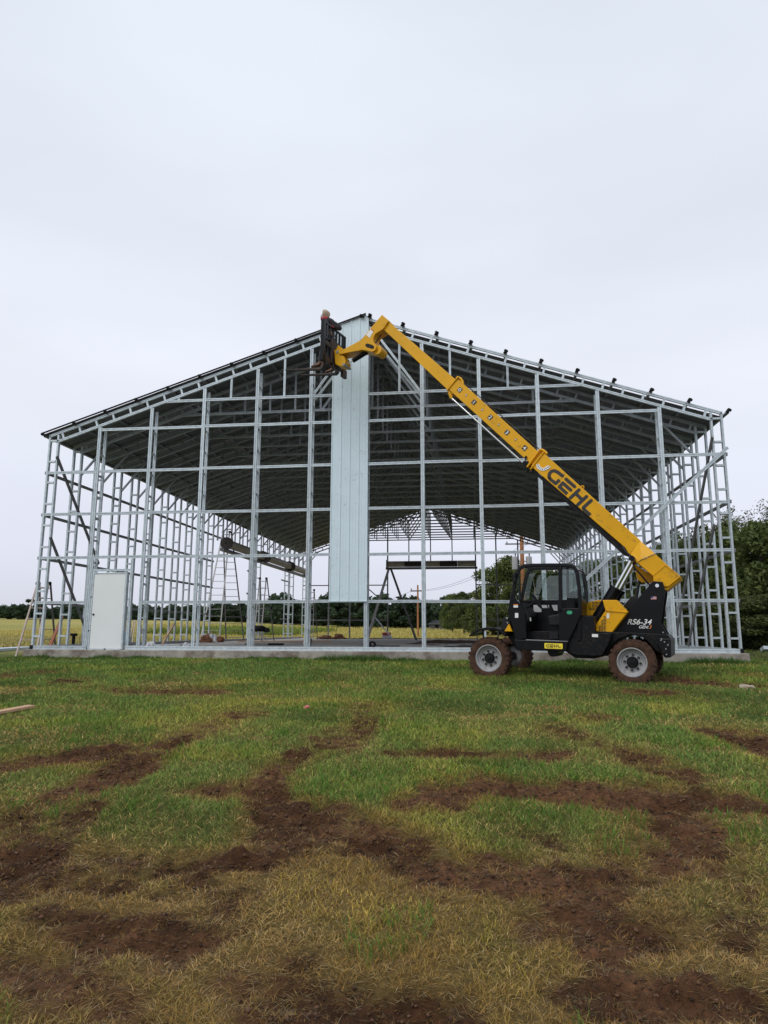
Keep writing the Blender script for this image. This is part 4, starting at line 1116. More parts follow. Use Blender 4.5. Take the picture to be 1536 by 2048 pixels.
b = MB(); b.tube([P3(1049, 917, .93), P3(1053, 912, .93)], .02, 6); b.tube([P3(1046, 925, .97), P3(1054, 932, .97), P3(1055, 945, 1.0)], .035, 6); b.tube([P3(1053, 915, .93), P3(1050, 922, .93), P3(1057, 929, .94)], .018, 6); b.build('hydraulic_fitting', M['seat'], tele)
# large lettering on the boom
GEHL_big = [[(712, 348), (600, 262), (530, 234), (470, 248), (425, 300), (418, 380), (455, 430), (565, 515), (650, 432)], [(790, 418), (978, 585)],
            [(895, 660), (718, 505), (645, 588), (818, 745)], [(1075, 655), (885, 832)], [(1015, 745), (1120, 850)], [(1240, 802), (1047, 982)], [(1340, 890), (1170, 1045), (1190, 1090), (1325, 1208)]]
strokes('lettering', GEHL_big, 6.6, .918, M['decal_black'], bs, .09115, .09115, 1060, 920)
# angle indicator
b = MB(); c = Vector(VP(1086, 926, .915)); a0 = math.atan2(*(Vector(VP(1074, 929.5, .915)) - c).yx); 
arcp = []
pin = [VP(*p, .915) for p in ((1078.5, 928), (1080, 933), (1084, 936), (1089, 935.5), (1093.5, 932), (1097, 931))]
pout = [VP(*p, .915) for p in ((1072.5, 929), (1074, 936), (1080, 941), (1088, 941.5), (1096, 938.5), (1101.5, 934))]
b.prism(pin + pout[::-1], .908, .917); ai = b.build('angle_indicator', M['white'], bs)
b = MB()
for k in range(9):
    t = (k + .5) / 9 * 5; i = int(t); f_ = t - i
    p = Vector(pin[i]).lerp(Vector(pin[min(i + 1, 5)]), f_); q = Vector(pout[i]).lerp(Vector(pout[min(i + 1, 5)]), f_); m_ = p.lerp(q, .5)
    b.prism([(m_.x - .008, m_.y - .012), (m_.x + .008, m_.y - .012), (m_.x + .008, m_.y + .012), (m_.x - .008, m_.y + .012)], .9065, .909)
b.build('angle_mark', M['decal_black'], bs)
# extension numbers
dirb = (Vector(VP(1052, 896, .948)) - Vector(VP(919, 780, .948))).normalized(); perp = Vector((-dirb.y, dirb.x))
nums = [('0', 919.5, 779.8), ('1', 948, 804.5), ('2', 980.5, 834.5), ('3', 1014, 864.8), ('4', 1049.3, 896)]
for s, u, v in nums:
    c = Vector(VP(u, v, .948)); hx, hy = .05, .055
    b = MB(); b.prism([tuple(c + dirb * a_ * hx + perp * b_ * hy) for a_, b_ in ((-1, -1), (1, -1), (1, 1), (-1, 1))], .944, .951); pb = b.build('number_plate', M['decal_black'], s2)
    pa = c - dirb * .036 - perp * .040
    cu = bpy.data.curves.new('t', 'FONT'); cu.body = s; cu.size = .115; cu.offset = .0015; cu.extrude = .001
    ob = bpy.data.objects.new('t', cu); COL.objects.link(ob); bpy.context.view_layer.update()
    me = bpy.data.meshes.new_from_object(ob.evaluated_get(bpy.context.evaluated_depsgraph_get())); bpy.data.objects.remove(ob)
    xs = [q.co.x for q in me.vertices]; cx = (min(xs) + max(xs)) / 2
    for q in me.vertices:
        p2 = c - perp * .040 + dirb * (q.co.x - cx) * 1.25 + perp * q.co.y; q.co = Vector((p2.x, .942 - q.co.z, p2.y))
    me.materials.clear(); me.materials.append(M['white']); o = bpy.data.objects.new('digit', me); COL.objects.link(o); o.parent = s2
for u, v in ((932.5, 790.5), (964.5, 819.5), (997.5, 849), (1031.5, 879.3)):
    c = Vector(VP(u, v, .948)); b = MB()
    b.prism([tuple(c + dirb * a_ * .016 + perp * b_ * .028) for a_, b_ in ((-1, -1), (1, -1), (1, 1), (-1, 1))], .944, .951)
    b.prism([tuple(c + dirb * a_ * .009 + perp * b_ * .020) for a_, b_ in ((-1, -1), (1, -1), (1, 1), (-1, 1))], .942, .946, 1)
    b.build('tick_mark', [M['decal_black'], M['white']], s2)

# boom head (gooseneck)
head = tpart('boom_head', [(764, 629.3), (777.6, 641), (771, 650.4), (766.5, 657.4), (750, 668), (746.6, 675), (746.4, 682), (749, 687), (752.5, 690), (752.5, 696), (749, 701.5), (744, 703.5), (735, 701.5), (725, 699.6), (693.8, 705.5), (678.6, 709), (677, 703), (690, 697), (719.6, 680.9), (724, 677), (727.8, 672.7), (744, 652.7)], .93, 1.29, Y_)
slot = PL([(731.5, 688), (735, 686.8), (745, 690), (748.5, 693), (747.5, 697), (743, 697.5), (733, 694), (730.5, 691)], .928)
b = MB(); b.prism(slot, .925, .94); b.build('slot_opening', M['blackmud'], head)
b = MB(); p0 = P3(752, 695, .93); b.tube([(p0.x + .0, 1.0, p0.z - .03), (p0.x + .0, 1.34, p0.z - .03)], .12, 18); b.build('knuckle', Y_, tele, smooth=True)
b = MB(); b.prism(PL([(741.5, 658.5), (746.5, 663.5), (739.5, 676), (732, 669.5)], .927), .923, .929); b.build('sticker', M['white'], head)
b = MB(); b.prism(PL([(742.5, 657.5), (747, 661), (746, 662.2), (741.7, 658.7)], .921), .919, .924); b.build('sticker_band', M['red'], head)
tb = tpart('tilt_bracket', [(668, 700.8), (672, 699), (676, 690), (684.5, 697), (680, 709), (688, 712.5), (691, 723), (689, 730), (684, 732.4), (676, 731), (670.4, 727.7)], .96, 1.26, Y_)
b = MB(); p0 = P3(674.5, 703.5, .95); b.tube([p0, p0 + Vector((0, .36, 0))], .04, 10); p0 = P3(687, 728.5, .95); b.tube([p0, p0 + Vector((0, .36, 0))], .035, 10); b.build('pin', M['rim'], tb, smooth=True)
b = MB(); b.tube([P3(734, 704, 1.1), P3(706, 721.5, 1.1)], .06, 14); b.build('tilt_cylinder', M['black'], tele, smooth=True)
b = MB(); b.tube([P3(706, 721.5, 1.1), P3(689, 729.5, 1.1)], .022, 10); b.build('tilt_rod', M['chrome'], tele, smooth=True)
b = MB(); b.tube([P3(669, 669, 1.0), P3(674, 690, 1.0), P3(677, 700, 1.0)], .012, 6); b.tube([P3(765, 664, 1.1), P3(758, 676, 1.1), P3(751, 686, 1.0)], .014, 6); b.build('hose', M['decal_black'], tele)

# lift cylinders
for off in (.66, 1.25):
    b = MB(); t0 = P3(1231, 1178, .66); t1 = P3(1186, 1252, .66); t2 = P3(1262.5, 1121, .66)
    mk = lambda p: Vector((p.x, off, p.z))
    b.tube([mk(t1), mk(t0)], .115, 20); b.tube([mk(t0) - (mk(t0) - mk(t1)).normalized() * .02, mk(t0) + (mk(t0) - mk(t1)).normalized() * .03], .125, 20); lc = b.build('lift_cylinder', M['black'], tele, smooth=True)
    b = MB(); b.tube([mk(t0), mk(t2)], .042, 12); b.build('lift_rod', M['chrome'], lc, smooth=True)
    b = MB(); p0 = mk(P3(1264.5, 1117.5, .66)); b.tube([p0 - Vector((0, .07, 0)), p0 + Vector((0, .2, 0))], .055, 14); b.build('rod_eye', M['black'], lc, smooth=True)
b = MB(); b.tube([P3(1245, 1092, .9), P3(1252, 1104, .88), P3(1262, 1112, .88), P3(1268, 1135, .88), P3(1283, 1151, .9), P3(1297, 1168, 1.0)], .018, 6); b.tube([P3(1270, 1133, .95), P3(1262, 1180, 1.0)], .01, 6)
b.tube([P3(1279, 1160, 1.3), P3(1272, 1197, 1.3)], .03, 8); b.build('hose', M['decal_black'], tele)
b = MB(); b.prism(PL([(1263, 1192), (1277, 1195), (1275, 1215), (1262, 1222), (1246, 1214), (1250, 1208)], .9), .9, 1.3); b.build('valve_block', M['seat'], tele, bevel=.02)

# fork carriage: stands across the machine
def q3(a, off, z): return Vector((a, off, z))
CA = -4.36
zt = 8.275 + RT; zb = 7.19 + RT; zm = zb + (zt - zb) * .62
car = empty('fork_carriage'); car.parent = tele
SR = M['steel_rust']; BK = M['black']
b = MB()
b.box((CA - .05, .50, zb), (CA + .04, .60, zt)); b.box((CA - .03, 1.64, zm - .02), (CA + .02, 1.72, zt)); b.box((CA - .03, .60, zt - .05), (CA + .02, 1.64, zt)); b.box((CA - .03, .60, zm - .04), (CA + .02, 1.64, zm + .02))
b.build('frame', BK, car, bevel=.005)
for k in range(6):
    y = .70 + k * .165
    b = MB(); b.box((CA - .02, y, zm + .02), (CA + .01, y + .075, zt - .05)); b.build('backrest_bar', BK, car)
b = MB(); b.box((CA - .02, .60, zb + .03), (CA + .05, 1.70, zb + .17)); b.box((CA - .02, .60, zm - .22), (CA + .05, 1.70, zm - .10)); b.build('crossbar', SR, car, bevel=.005)
b = MB(); b.box((CA + .03, .86, zb + .05), (CA + .08, 1.40, zm + .02)); b.box((CA - .01, 1.50, zb - .10), (CA + .07, 1.72, zb + .12)); b.box((CA + .0, .95, zb - .05), (CA + .09, 1.30, zb + .1)); b.build('mounting_plate', SR, car, bevel=.01)
for y in (.66, 1.40):
    z0 = 7.045 + RT + (y - .7) * .17
    b = MB()
    side = [(CA - .045, zm - .1), (CA - .10, zm - .1), (CA - .10, z0 + .10), (CA - .14, z0 + .035), (CA - 1.20, z0 + .135), (CA - 1.20, z0 + .122), (CA - .12, z0 - .025), (CA - .06, z0 + .02), (CA - .045, z0 + .08)]
    b.prism(side, y, y + .11); b.build('fork', SR, car, bevel=.004)

# ------------------------------------------------------------------ worker standing on the forks
def TW(a, off, z): return TMW @ Vector((a, off, z))
def skin_obj(name, nodes, edges, mat_, parent=None, root=0, sub=2):
    me = bpy.data.meshes.new(name); me.from_pydata([n[0] for n in nodes], edges, []); me.materials.append(mat_)
    o = bpy.data.objects.new(name, me); COL.objects.link(o)
    if parent: o.parent = parent
    sk = o.modifiers.new('skin', 'SKIN'); sk.use_smooth_shade = True
    for i, n in enumerate(nodes):
        r = n[1]; r = r if isinstance(r, tuple) else (r, r)
        me.skin_vertices[0].data[i].radius = r
        me.skin_vertices[0].data[i].use_root = (i == root)
    if sub: s = o.modifiers.new('sub', 'SUBSURF'); s.levels = sub; s.render_levels = sub
    return o
skin = mat('skin', (.32, .16, .10), rough=.55, var=.06)
jacket = mat('dark_jacket', (.022, .016, .02), rough=.85, var=.3, scale=9)
trous = mat('dark_trousers', (.02, .02, .026), rough=.85, var=.25)
hoodm = mat('beige_hood', (.42, .33, .24), rough=.9, var=.12, scale=14)
glove = mat('red_glove', (.42, .035, .05), rough=.7, var=.15)
boot = mat('brown_boot', (.14, .075, .045), rough=.8, var=.2)
fz1 = 7.045 + RT + .045 + .04; fz2 = fz1 + .12
# machine-local joints (a to the rear of the machine, off = away from the camera, z up)
J = dict(pel=(-4.50, 1.08, 8.02 + RT - .04), sp=(-4.48, 1.06, 8.22 + RT), ch=(-4.42, 1.02, 8.40 + RT), nk=(-4.50, .97, 8.52 + RT), hd=(-4.575, .94, 8.60 + RT), crown=(-4.575, .94, 8.70 + RT),
         hl=(-4.50, .98, 7.98 + RT - .04), hr=(-4.50, 1.20, 7.98 + RT - .04), kl=(-4.56, .86, 7.60 + RT), kr=(-4.56, 1.26, 7.62 + RT), al=(-4.56, .74, fz1 + .08), ar=(-4.55, 1.42, fz2 + .06),
         tl=(-4.74, .72, fz1 + .02), tr=(-4.74, 1.44, fz2 + .02), sl=(-4.47, .88, 8.42 + RT), sr=(-4.40, 1.16, 8.42 + RT), el=(-4.42, .74, 8.27 + RT), er=(-4.22, 1.22, 8.28 + RT), wl=(-4.44, .56, 8.36 + RT), wr=(-4.40, 1.00, 8.30 + RT))
JW = {k: tuple(TW(*v)) for k, v in J.items()}
names = ['pel', 'sp', 'ch', 'nk', 'hd', 'crown', 'hl', 'kl', 'al', 'tl', 'hr', 'kr', 'ar', 'tr', 'sl', 'el', 'wl', 'sr', 'er', 'wr']
rad = dict(pel=(.15, .11), sp=(.13, .10), ch=(.15, .10), nk=.055, hd=.085, crown=.07, hl=.085, kl=.06, al=.042, tl=.03, hr=.085, kr=.06, ar=.042, tr=.03, sl=.06, el=.045, wl=.03, sr=.06, er=.045, wr=.03)
ed = [(0, 1), (1, 2), (2, 3), (3, 4), (4, 5), (0, 6), (6, 7), (7, 8), (8, 9), (0, 10), (10, 11), (11, 12), (12, 13), (2, 14), (14, 15), (15, 16), (2, 17), (17, 18), (18, 19)]
per = skin_obj('person', [(JW[n_], rad[n_]) for n_ in names], ed, skin)
tag(per, 'worker in a beige hood and dark jacket standing on the raised forks behind the carriage', 'person')
jn = ['pel', 'sp', 'ch', 'nk', 'sl', 'el', 'wl', 'sr', 'er', 'wr']
jr = dict(pel=(.165, .13), sp=(.155, .125), ch=(.175, .13), nk=.075, sl=.085, el=.066, wl=.05, sr=.085, er=.066, wr=.05)
skin_obj('jacket', [(JW[n_], jr[n_]) for n_ in jn], [(0, 1), (1, 2), (2, 3), (2, 4), (4, 5), (5, 6), (2, 7), (7, 8), (8, 9)], jacket, per)
tn_ = ['pel', 'hl', 'kl', 'al', 'hr', 'kr', 'ar']; trr = dict(pel=(.16, .125), hl=.10, kl=.075, al=.062, hr=.10, kr=.075, ar=.062)
skin_obj('trousers', [(JW[n_], trr[n_]) for n_ in tn_], [(0, 1), (1, 2), (2, 3), (0, 4), (4, 5), (5, 6)], trous, per)
for s in 'lr':
    a_, t_ = Vector(J['a' + s]), Vector(J['t' + s])
    skin_obj('boot', [(tuple(TW(*(a_ + Vector((.02, 0, .07))))), .06), (tuple(TW(*(a_ + Vector((.02, 0, -.03))))), (.055, .05)), (tuple(TW(*t_)), (.05, .038)), (tuple(TW(*(t_ + Vector((-.06, 0, -.005))))), (.04, .03))], [(0, 1), (1, 2), (2, 3)], boot, per)
# gloved hands with separate fingers closed over the carriage frame
for wn, tgt in (('wl', (-4.40, .55, zt + .01)), ('wr', (-4.37, .96, zt + .005))):
    w_ = Vector(J[wn]); t_ = Vector(tgt); d = (t_ - w_)
    palm = skin_obj('glove', [(tuple(TW(*w_)), .036), (tuple(TW(*(w_ + d * .6))), (.042, .028)), (tuple(TW(*t_)), (.04, .022))], [(0, 1), (1, 2)], glove, per)
    for f in range(4):
        y = (f - 1.5) * .022; L_ = (.05, .058, .054, .042)[f]
        p0 = t_ + Vector((.0, y, .0)); p1 = p0 + Vector((.35 * L_ + .02, 0, -.01)); p2 = p1 + Vector((.012, 0, -L_ * .7))
        skin_obj('finger', [(tuple(TW(*p0)), .011), (tuple(TW(*p1)), .0105), (tuple(TW(*p2)), .0085)], [(0, 1), (1, 2)], glove, palm, sub=1)
    p0 = w_ + d * .6 + Vector((0, -.035, 0)); p1 = p0 + Vector((.02, -.025, .0)); p2 = p1 + Vector((.03, .0, -.02))
    skin_obj('thumb', [(tuple(TW(*p0)), .013), (tuple(TW(*p1)), .012), (tuple(TW(*p2)), .01)], [(0, 1), (1, 2)], glove, palm, sub=1)
# hood over the head and a red scarf under the chin, face looking left
hc = Vector(J['hd']) + Vector((.02, 0, .02))
b = MB(); ringn = 14; VV = []
for i in range(9):
    ph = math.pi * i / 9.6
    for k in range(ringn):
        t = 2 * math.pi * k / ringn
        # axis points to the back of the head (+a); open at the face (-a)
        rr = .135 * math.sin(ph + .02) + .012 * math.sin(3 * t)
        VV.append(TW(hc.x + .135 * math.cos(ph), hc.y + rr * math.cos(t), hc.z + rr * math.sin(t) * 1.08))
FF = [(i * ringn + k, i * ringn + (k + 1) % ringn, (i + 1) * ringn + (k + 1) % ringn, (i + 1) * ringn + k) for i in range(5) for k in range(ringn)]
b.add(VV, FF); ho = b.build('hood', hoodm, per, smooth=True); so = ho.modifiers.new('s', 'SOLIDIFY'); so.thickness = .015
sb_ = ho.modifiers.new('u', 'SUBSURF'); sb_.levels = 1; sb_.render_levels = 1
skin_obj('scarf', [(tuple(TW(-4.62, .92, 8.52 + RT)), .05), (tuple(TW(-4.53, .87, 8.49 + RT)), .055), (tuple(TW(-4.45, .91, 8.50 + RT)), .05)], [(0, 1), (1, 2)], glove, per)
fh = Vector(J['hd'])
skin_obj('face_dark_blob', [(tuple(TW(fh.x - .045, fh.y, fh.z - .035)), (.07, .05)), (tuple(TW(fh.x - .07, fh.y, fh.z - .06)), (.05, .035))], [(0, 1)], jacket, per)  # dark blob over the lower front of the face
b = MB(); b.tube([TW(fh.x - .075, fh.y, fh.z + .02), TW(fh.x - .11, fh.y, fh.z - .012)], [.008, .014], 8); b.build('nose', skin, per, smooth=True)
b = MB()
for s in (-1, 1):
    b.tube([TW(fh.x - .078, fh.y + s * .032, fh.z + .025), TW(fh.x - .088, fh.y + s * .032, fh.z + .025)], [.011, .006], 8)
b.tube([TW(fh.x - .082, fh.y - .022, fh.z - .04), TW(fh.x - .09, fh.y, fh.z - .042), TW(fh.x - .082, fh.y + .022, fh.z - .04)], .006, 6)
b.build('eyes_and_mouth', mat('dark_features', (.03, .012, .01), rough=.5), per, smooth=True)

# ------------------------------------------------------------------ ladders
def ladder_section(root, bl, br, tl, tr, nr, m, rail=.05, rung=.03, feet=True):
    """one rung section between bottom corners bl, br and top corners tl, tr"""
    bl, br, tl, tr = [Vector(p) for p in (bl, br, tl, tr)]
    sec = empty('section'); sec.parent = root
    b = MB(); b.bar(bl, tl, rail, rail * .6, up=(0, 1, 0)); b.build('rail', m, sec)
    b = MB(); b.bar(br, tr, rail, rail * .6, up=(0, 1, 0)); b.build('rail', m, sec)
    for k in range(nr):
        b = MB(); t = (k + .6) / nr; b.bar(bl.lerp(tl, t), br.lerp(tr, t), rung, rung * .8); b.build('rung', m, sec)
    return sec
def xz(u, v, y): p = at(u, v, 1, y); return (p[0], y, p[2])
def xf(u, v, y, z):  # foot at a fixed height
    p = at(u, v, 1, y); return (p[0], y, z)
def a_ladder(name, label, yb, yt, yr, front, rear, nr, m, m2=None, knobs=True, zf=0.0, rail=.05, group=None):
    root = empty(name); tag(root, label, 'ladder', group)
    (a, b_, c, d) = front
    ladder_section(root, xf(*a, yb, zf), xf(*b_, yb, zf), xz(*c, yt), xz(*d, yt), nr, m, rail)
    (a, b_, c, d) = rear
    ladder_section(root, xf(*a, yr, zf), xf(*b_, yr, zf), xz(*c, yt + .06), xz(*d, yt + .06), nr, m2 or m, rail)
    if knobs:
        for q in (front[2], front[3]):
            p = Vector(xz(*q, yt)); b = MB(); b.tube([p + Vector((-.05, .03, 0)), p + Vector((.05, .03, 0))], .06, 8); b.build('hinge', M['foam'], root)
    return root
a_ladder('folding_ladder', 'dusty folding ladder straddling the left front corner of the building', 1.2, 2.0, 2.9,
         ((31, 1315), (71, 1315), (75, 1167), (97, 1167)), ((84, 1296), (113, 1296), (79, 1168), (101, 1168)), 7, M['ladder_tan'], M['ladder_dark'], zf=-.27)
a_ladder('folding_ladder', 'tallest folding ladder, reaching the tan rolled door beside the left wall', 13.0, 14.0, 15.3,
         ((400, 1283), (438, 1283), (446, 1064), (459, 1064)), ((452, 1281), (488, 1281), (447, 1064), (463, 1064)), 16, M['aluminium'], M['ladder_dark'], rail=.055)
a_ladder('folding_ladder', 'medium folding ladder standing over the black covered saw', 15.5, 16.4, 17.3,
         ((507, 1281), (521, 1281), (519.5, 1157), (532.5, 1157)), ((524, 1279), (548, 1279), (520.5, 1157), (534, 1157)), 9, M['aluminium'], M['ladder_dark'])
a_ladder('folding_ladder', 'narrow folding ladder just left of the white wall sheet', 21.4, 22, 22.8,
         ((618, 1277), (626, 1277), (618, 1182), (628, 1180)), ((618, 1276), (635, 1276), (619, 1182), (628.5, 1180)), 9, M['aluminium'], M['ladder_dark'], rail=.04)
a_ladder('small_ladder', 'small pale stepladder seen through the left wall behind the white door', 11.5, 11.9, 12.4,
         ((258, 1264), (265, 1264), (268, 1240), (271, 1240)), ((284, 1264), (289, 1264), (275, 1240), (280, 1240)), 4, M['ladder_tan'], None, knobs=False, zf=-.2, rail=.04)
# big ladder seen edge-on in front of the rear opening
root = empty('open_stepladder'); tag(root, 'large open ladder seen edge on below the rear rolled door', 'ladder')
ap = Vector(xz(779, 1139, 22))
for (u, v), m in (((733, 1281), M['aluminium']), ((832, 1279), M['ladder_dark'])):
    ft = Vector(xf(u, v, 22, 0.0)); top = ap + Vector((.08 if u > 780 else -.08, 0, 0))
    sec = empty('section'); sec.parent = root
    for dy in (0, .45):
        b = MB(); b.bar(ft + Vector((0, dy, 0)), top + Vector((0, dy * .6 + .05, 0)), .10, .05, up=(0, 1, 0)); b.build('rail', m, sec)
    for k in range(14):
        b = MB(); p = ft.lerp(top, (k + .5) / 14); b.bar(p + Vector((0, -.03, 0)), p + Vector((0, .48, 0)), .05, .03); b.build('rung', m, sec)
b = MB(); b.tube([ap + Vector((-.1, .1, -.02)), ap + Vector((0, .1, .05)), ap + Vector((.1, .1, -.02))], .06, 8); b.build('hinge', M['ladder_dark'], root)

# ------------------------------------------------------------------ loose things on and round the slab
def lump(name, c, size, m, label=None, cat=None, seed=0, parent=None, rough=.35, sub=3):
    import bmesh
    from mathutils import noise
    bm = bmesh.new(); bmesh.ops.create_icosphere(bm, subdivisions=sub, radius=1)
    for v in bm.verts:
        n_ = noise.fractal(v.co * 1.4 + Vector((seed * 7.1, 0, 0)), 1, 2, 4)
        v.co *= 1 + rough * n_
        v.co = Vector((v.co.x * size[0], v.co.y * size[1], max(v.co.z, -.35) * size[2]))
    me = bpy.data.meshes.new(name); bm.to_mesh(me); bm.free(); me.materials.append(m)
    o = bpy.data.objects.new(name, me); COL.objects.link(o); o.location = c
    if parent: o.parent = parent
    if label: tag(o, label, cat)
    return o
def on_slab(u, y, z=0.0): p = at(u, 1280, 1, y); return (p[0], y, z)
hp = empty('rubbish_heap'); tag(hp, 'heap of brown cardboard and white plastic at the foot of the tall ladder', 'rubbish')
c = Vector(on_slab(422, 11.7))
lump('cardboard', c + Vector((-.15, 0, .10)), (.33, .3, .25), M['cardboard'], seed=1, parent=hp); lump('plastic_bag', c + Vector((.12, -.05, .12)), (.17, .15, .24), M['plastic'], seed=3, parent=hp, rough=.7); lump('cardboard', c + Vector((.40, .05, .08)), (.16, .2, .18), M['cardboard'], seed=4, parent=hp)
b = MB(); b.bar(c + Vector((-.4, -.1, .12)), c + Vector((.1, -.1, .34)), .22, .02, up=(0, 1, .3)); b.build('board_scrap', M['lumber'], hp)
# bucket
bc = Vector(on_slab(616, 4.3)); bk = empty('bucket', bc); tag(bk, 'black bucket on the slab behind the fifth front post', 'bucket')
b = MB(); b.lathe([(.001, .0), (.10, .0), (.125, .25), (.13, .25), (.13, .235), (.118, .235), (.10, .03)], 20, (0, 0, 0), 'z'); b.build('body', M['foam'], bk, smooth=True)
b = MB(); b.prism([(-.12, .05), (-.07, .05), (-.075, .18), (-.125, .18)], -.10, -.07); b.build('sticker', M['white'], bk)
b = MB(); b.tube([(.13 * math.cos(t), 0, .24 + .08 * math.sin(t)) for t in [k * math.pi / 10 for k in range(11)]], .006, 5); b.build('handle', M['rim'], bk)
# saw stand
sc_ = Vector(on_slab(517, 15.0)); st_ = empty('table_saw', sc_); tag(st_, 'saw on a folding stand under a black cover inside the left half of the slab', 'saw')
b = MB()
for sx_ in (-1, 1):
    for sy_ in (-1, 1): b.bar((sx_ * .35, sy_ * .22, 0), (sx_ * .12, sy_ * .2, .42), .035)
b.bar((-.35, -.2, .42), (.35, -.2, .42), .04); b.bar((-.35, .2, .42), (.35, .2, .42), .04); b.build('stand', M['aluminium'], st_)
o = lump('cover', (.0, 0, .55), (.42, .3, .22), M['foam'], seed=5, rough=.25); o.parent = st_
o = lump('motor', (.40, 0, .50), (.14, .14, .16), M['seat'], seed=6, rough=.25); o.parent = st_
# battens and planks lying on the slab
for (u, y, L_, w_, h_, m, lab, nm) in ((520, 6.9, 1.1, .12, .07, 'galv_dark', 'short steel offcut on the slab between the fourth and fifth posts', 'steel_offcut'),
                                       (552, 6.6, .55, .12, .07, 'foam', 'dark block on the slab next to the steel offcut', 'block'),
                                       (570, 13.5, 4.4, .25, .05, 'lumber', 'long pale plank on the slab toward the middle of the left half', 'plank'),
                                       (335, 3.0, .9, .15, .08, 'galv', 'bright steel offcut near the plastic bags by the left wall', 'steel_offcut'),
                                       (772, 5.6, .9, .12, .03, 'foam', 'black strap lying on the slab right of the white wall sheet', 'strap'),
                                       (915, 5.2, .9, .10, .03, 'foam', 'black strap lying on the slab just left of the front wheel', 'strap')):
    p = on_slab(u, y); b = MB(); b.box((p[0] - L_ / 2, y - w_ / 2, .003), (p[0] + L_ / 2, y + w_ / 2, h_)); o = b.build(nm, M[m], bevel=.005); tag(o, lab, nm.replace('_', ' '))
for (u, y, s, m, lab, nm, cat, sd_) in ((303, 3.2, (.16, .12, .12), 'plastic', 'crumpled clear plastic bag left of the bright steel offcut', 'plastic_bag', 'bag', 11), (373, 3.4, (.12, .12, .10), 'plastic', 'crumpled clear plastic bag by the third front post', 'plastic_bag', 'bag', 12),
                                        (652, 26, (.45, .3, .17), 'cardboard', 'brown rubble heap at the rear slab edge behind the wall sheet, left one', 'rubble_heap', 'rubble', 13), (678, 26.5, (.4, .3, .26), 'cardboard', 'taller brown rubble heap at the rear slab edge, right one', 'rubble_heap', 'rubble', 14)):
    p = on_slab(u, y, .04); lump(nm, p, s, M[m], lab, cat, sd_, rough=.5)
b = MB(); p = Vector(on_slab(745, 3.0)); b.lathe([(.05, -.08), (.10, -.08), (.10, .08), (.05, .08)], 18, (p.x, p.y, .11), 'y', closed=True); b.box((p.x - .14, 2.94, .002), (p.x - .02, 3.06, .10)); o = b.build('cable_reel', M['foam']); tag(o, 'small black cable reel on the slab beside the middle post', 'reel')
rt_ = empty('cordless_saw', Vector(on_slab(773, 29.0))); tag(rt_, 'red and white power tool on the rear slab edge under the open ladder', 'tool')
b = MB(); b.box((-.3, -.15, 0), (.32, .15, .22)); b.build('body', M['plastic'], rt_, bevel=.04); b = MB(); b.box((-.28, -.13, .221), (.3, .13, .42)); b.build('casing', M['red'], rt_, bevel=.05)
# dirt tracked over the slab
n_ = 900; V = []; F = []
px_ = RNG.uniform(9.6, 18, n_); py_ = RNG.normal(15, 3.5, n_).clip(3, 29)
px_[:250] = RNG.uniform(1, 17, 250); py_[:250] = RNG.uniform(27.5, 30.2, 250)
for x, y in zip(px_, py_):
    s = RNG.uniform(.03, .16); h = s * .3; k = len(V); L_ = s * RNG.uniform(1, 3.5)
    V += [(x - L_, y - s, .002), (x + L_, y - s * .6, .002), (x + L_ * .8, y + s, .002), (x - L_ * .9, y + s * .8, .002), (x + RNG.uniform(-.3, .3) * L_, y, h)]
    F += [(k, k + 1, k + 4), (k + 1, k + 2, k + 4), (k + 2, k + 3, k + 4), (k + 3, k, k + 4)]
b = MB(); b.add(V, F); o = b.build('tracked_dirt', mat('dried_mud', (.085, .055, .042), rough=.95, var=.3, scale=3)); tag(o, 'dark clods of mud tracked across the concrete slab', 'dirt', k='stuff')
# pipe stub
b = MB(); p = on_slab(147, 2.2); b.tube([(p[0], p[1], 0), (p[0], p[1], .34)], .05, 12); b.tube([(p[0], p[1], .34), (p[0], p[1], .42)], [.11, .10], 12); o = b.build('pipe_stub', M['foam'], smooth=True); tag(o, 'black pipe stub rising from the slab in the left front corner', 'pipe')
# leaning timber
b = MB(); b.bar(at(98, 1296, 1, 1.3), at(125, 1234, 1, 1.9), .09, .04, up=(0, 1, 0)); o = b.build('leaning_board', M['redwood']); tag(o, 'reddish board leaning between the ladder and the first left wall column', 'board')
b = MB(); b.bar(at(325, 1288, 1, 4.2), at(348, 1248, 1, 6.0), .09, .04, up=(0, 1, 0)); o = b.build('leaning_board', M['lumber']); tag(o, 'pale board leaning in the left wall beyond the white door', 'board')
# sheets on the grass to the left
p = ghit(30, 1304)
b = MB(); y0 = p[1]
q0, q1 = ghit(-90, 1308), ghit(54, 1299)
b.bar(Vector((q0[0], q0[1], q0[2] + .06)), Vector((q1[0], q1[1], q1[2] + .06)), .55, .10); o = b.build('sheet_stack', M['sheetblue'], bevel=.005); tag(o, 'stack of pale blue wrapped sheets on the grass left of the slab', 'metal sheets')
q0, q1 = at(97, 1272, 2, -.12), at(163, 1269.5, 2, -.12)
b = MB(); b.bar(Vector(q0), Vector(q1), .8, .05); o = b.build('white_sheet', M['door'], bevel=.005); tag(o, 'long white sheet lying in the field left of the building', 'metal sheet')
q = at(250, 1267, 1, 12.0); b = MB(); b.box((q[0] - .2, 11.8, q[2] - .45), (q[0] + .25, 12.2, q[2] + .1)); o = b.build('blue_drum', mat('blue_plastic', (.12, .35, .60), rough=.4), bevel=.05); tag(o, 'light blue container in the field just right of the white door', 'container')
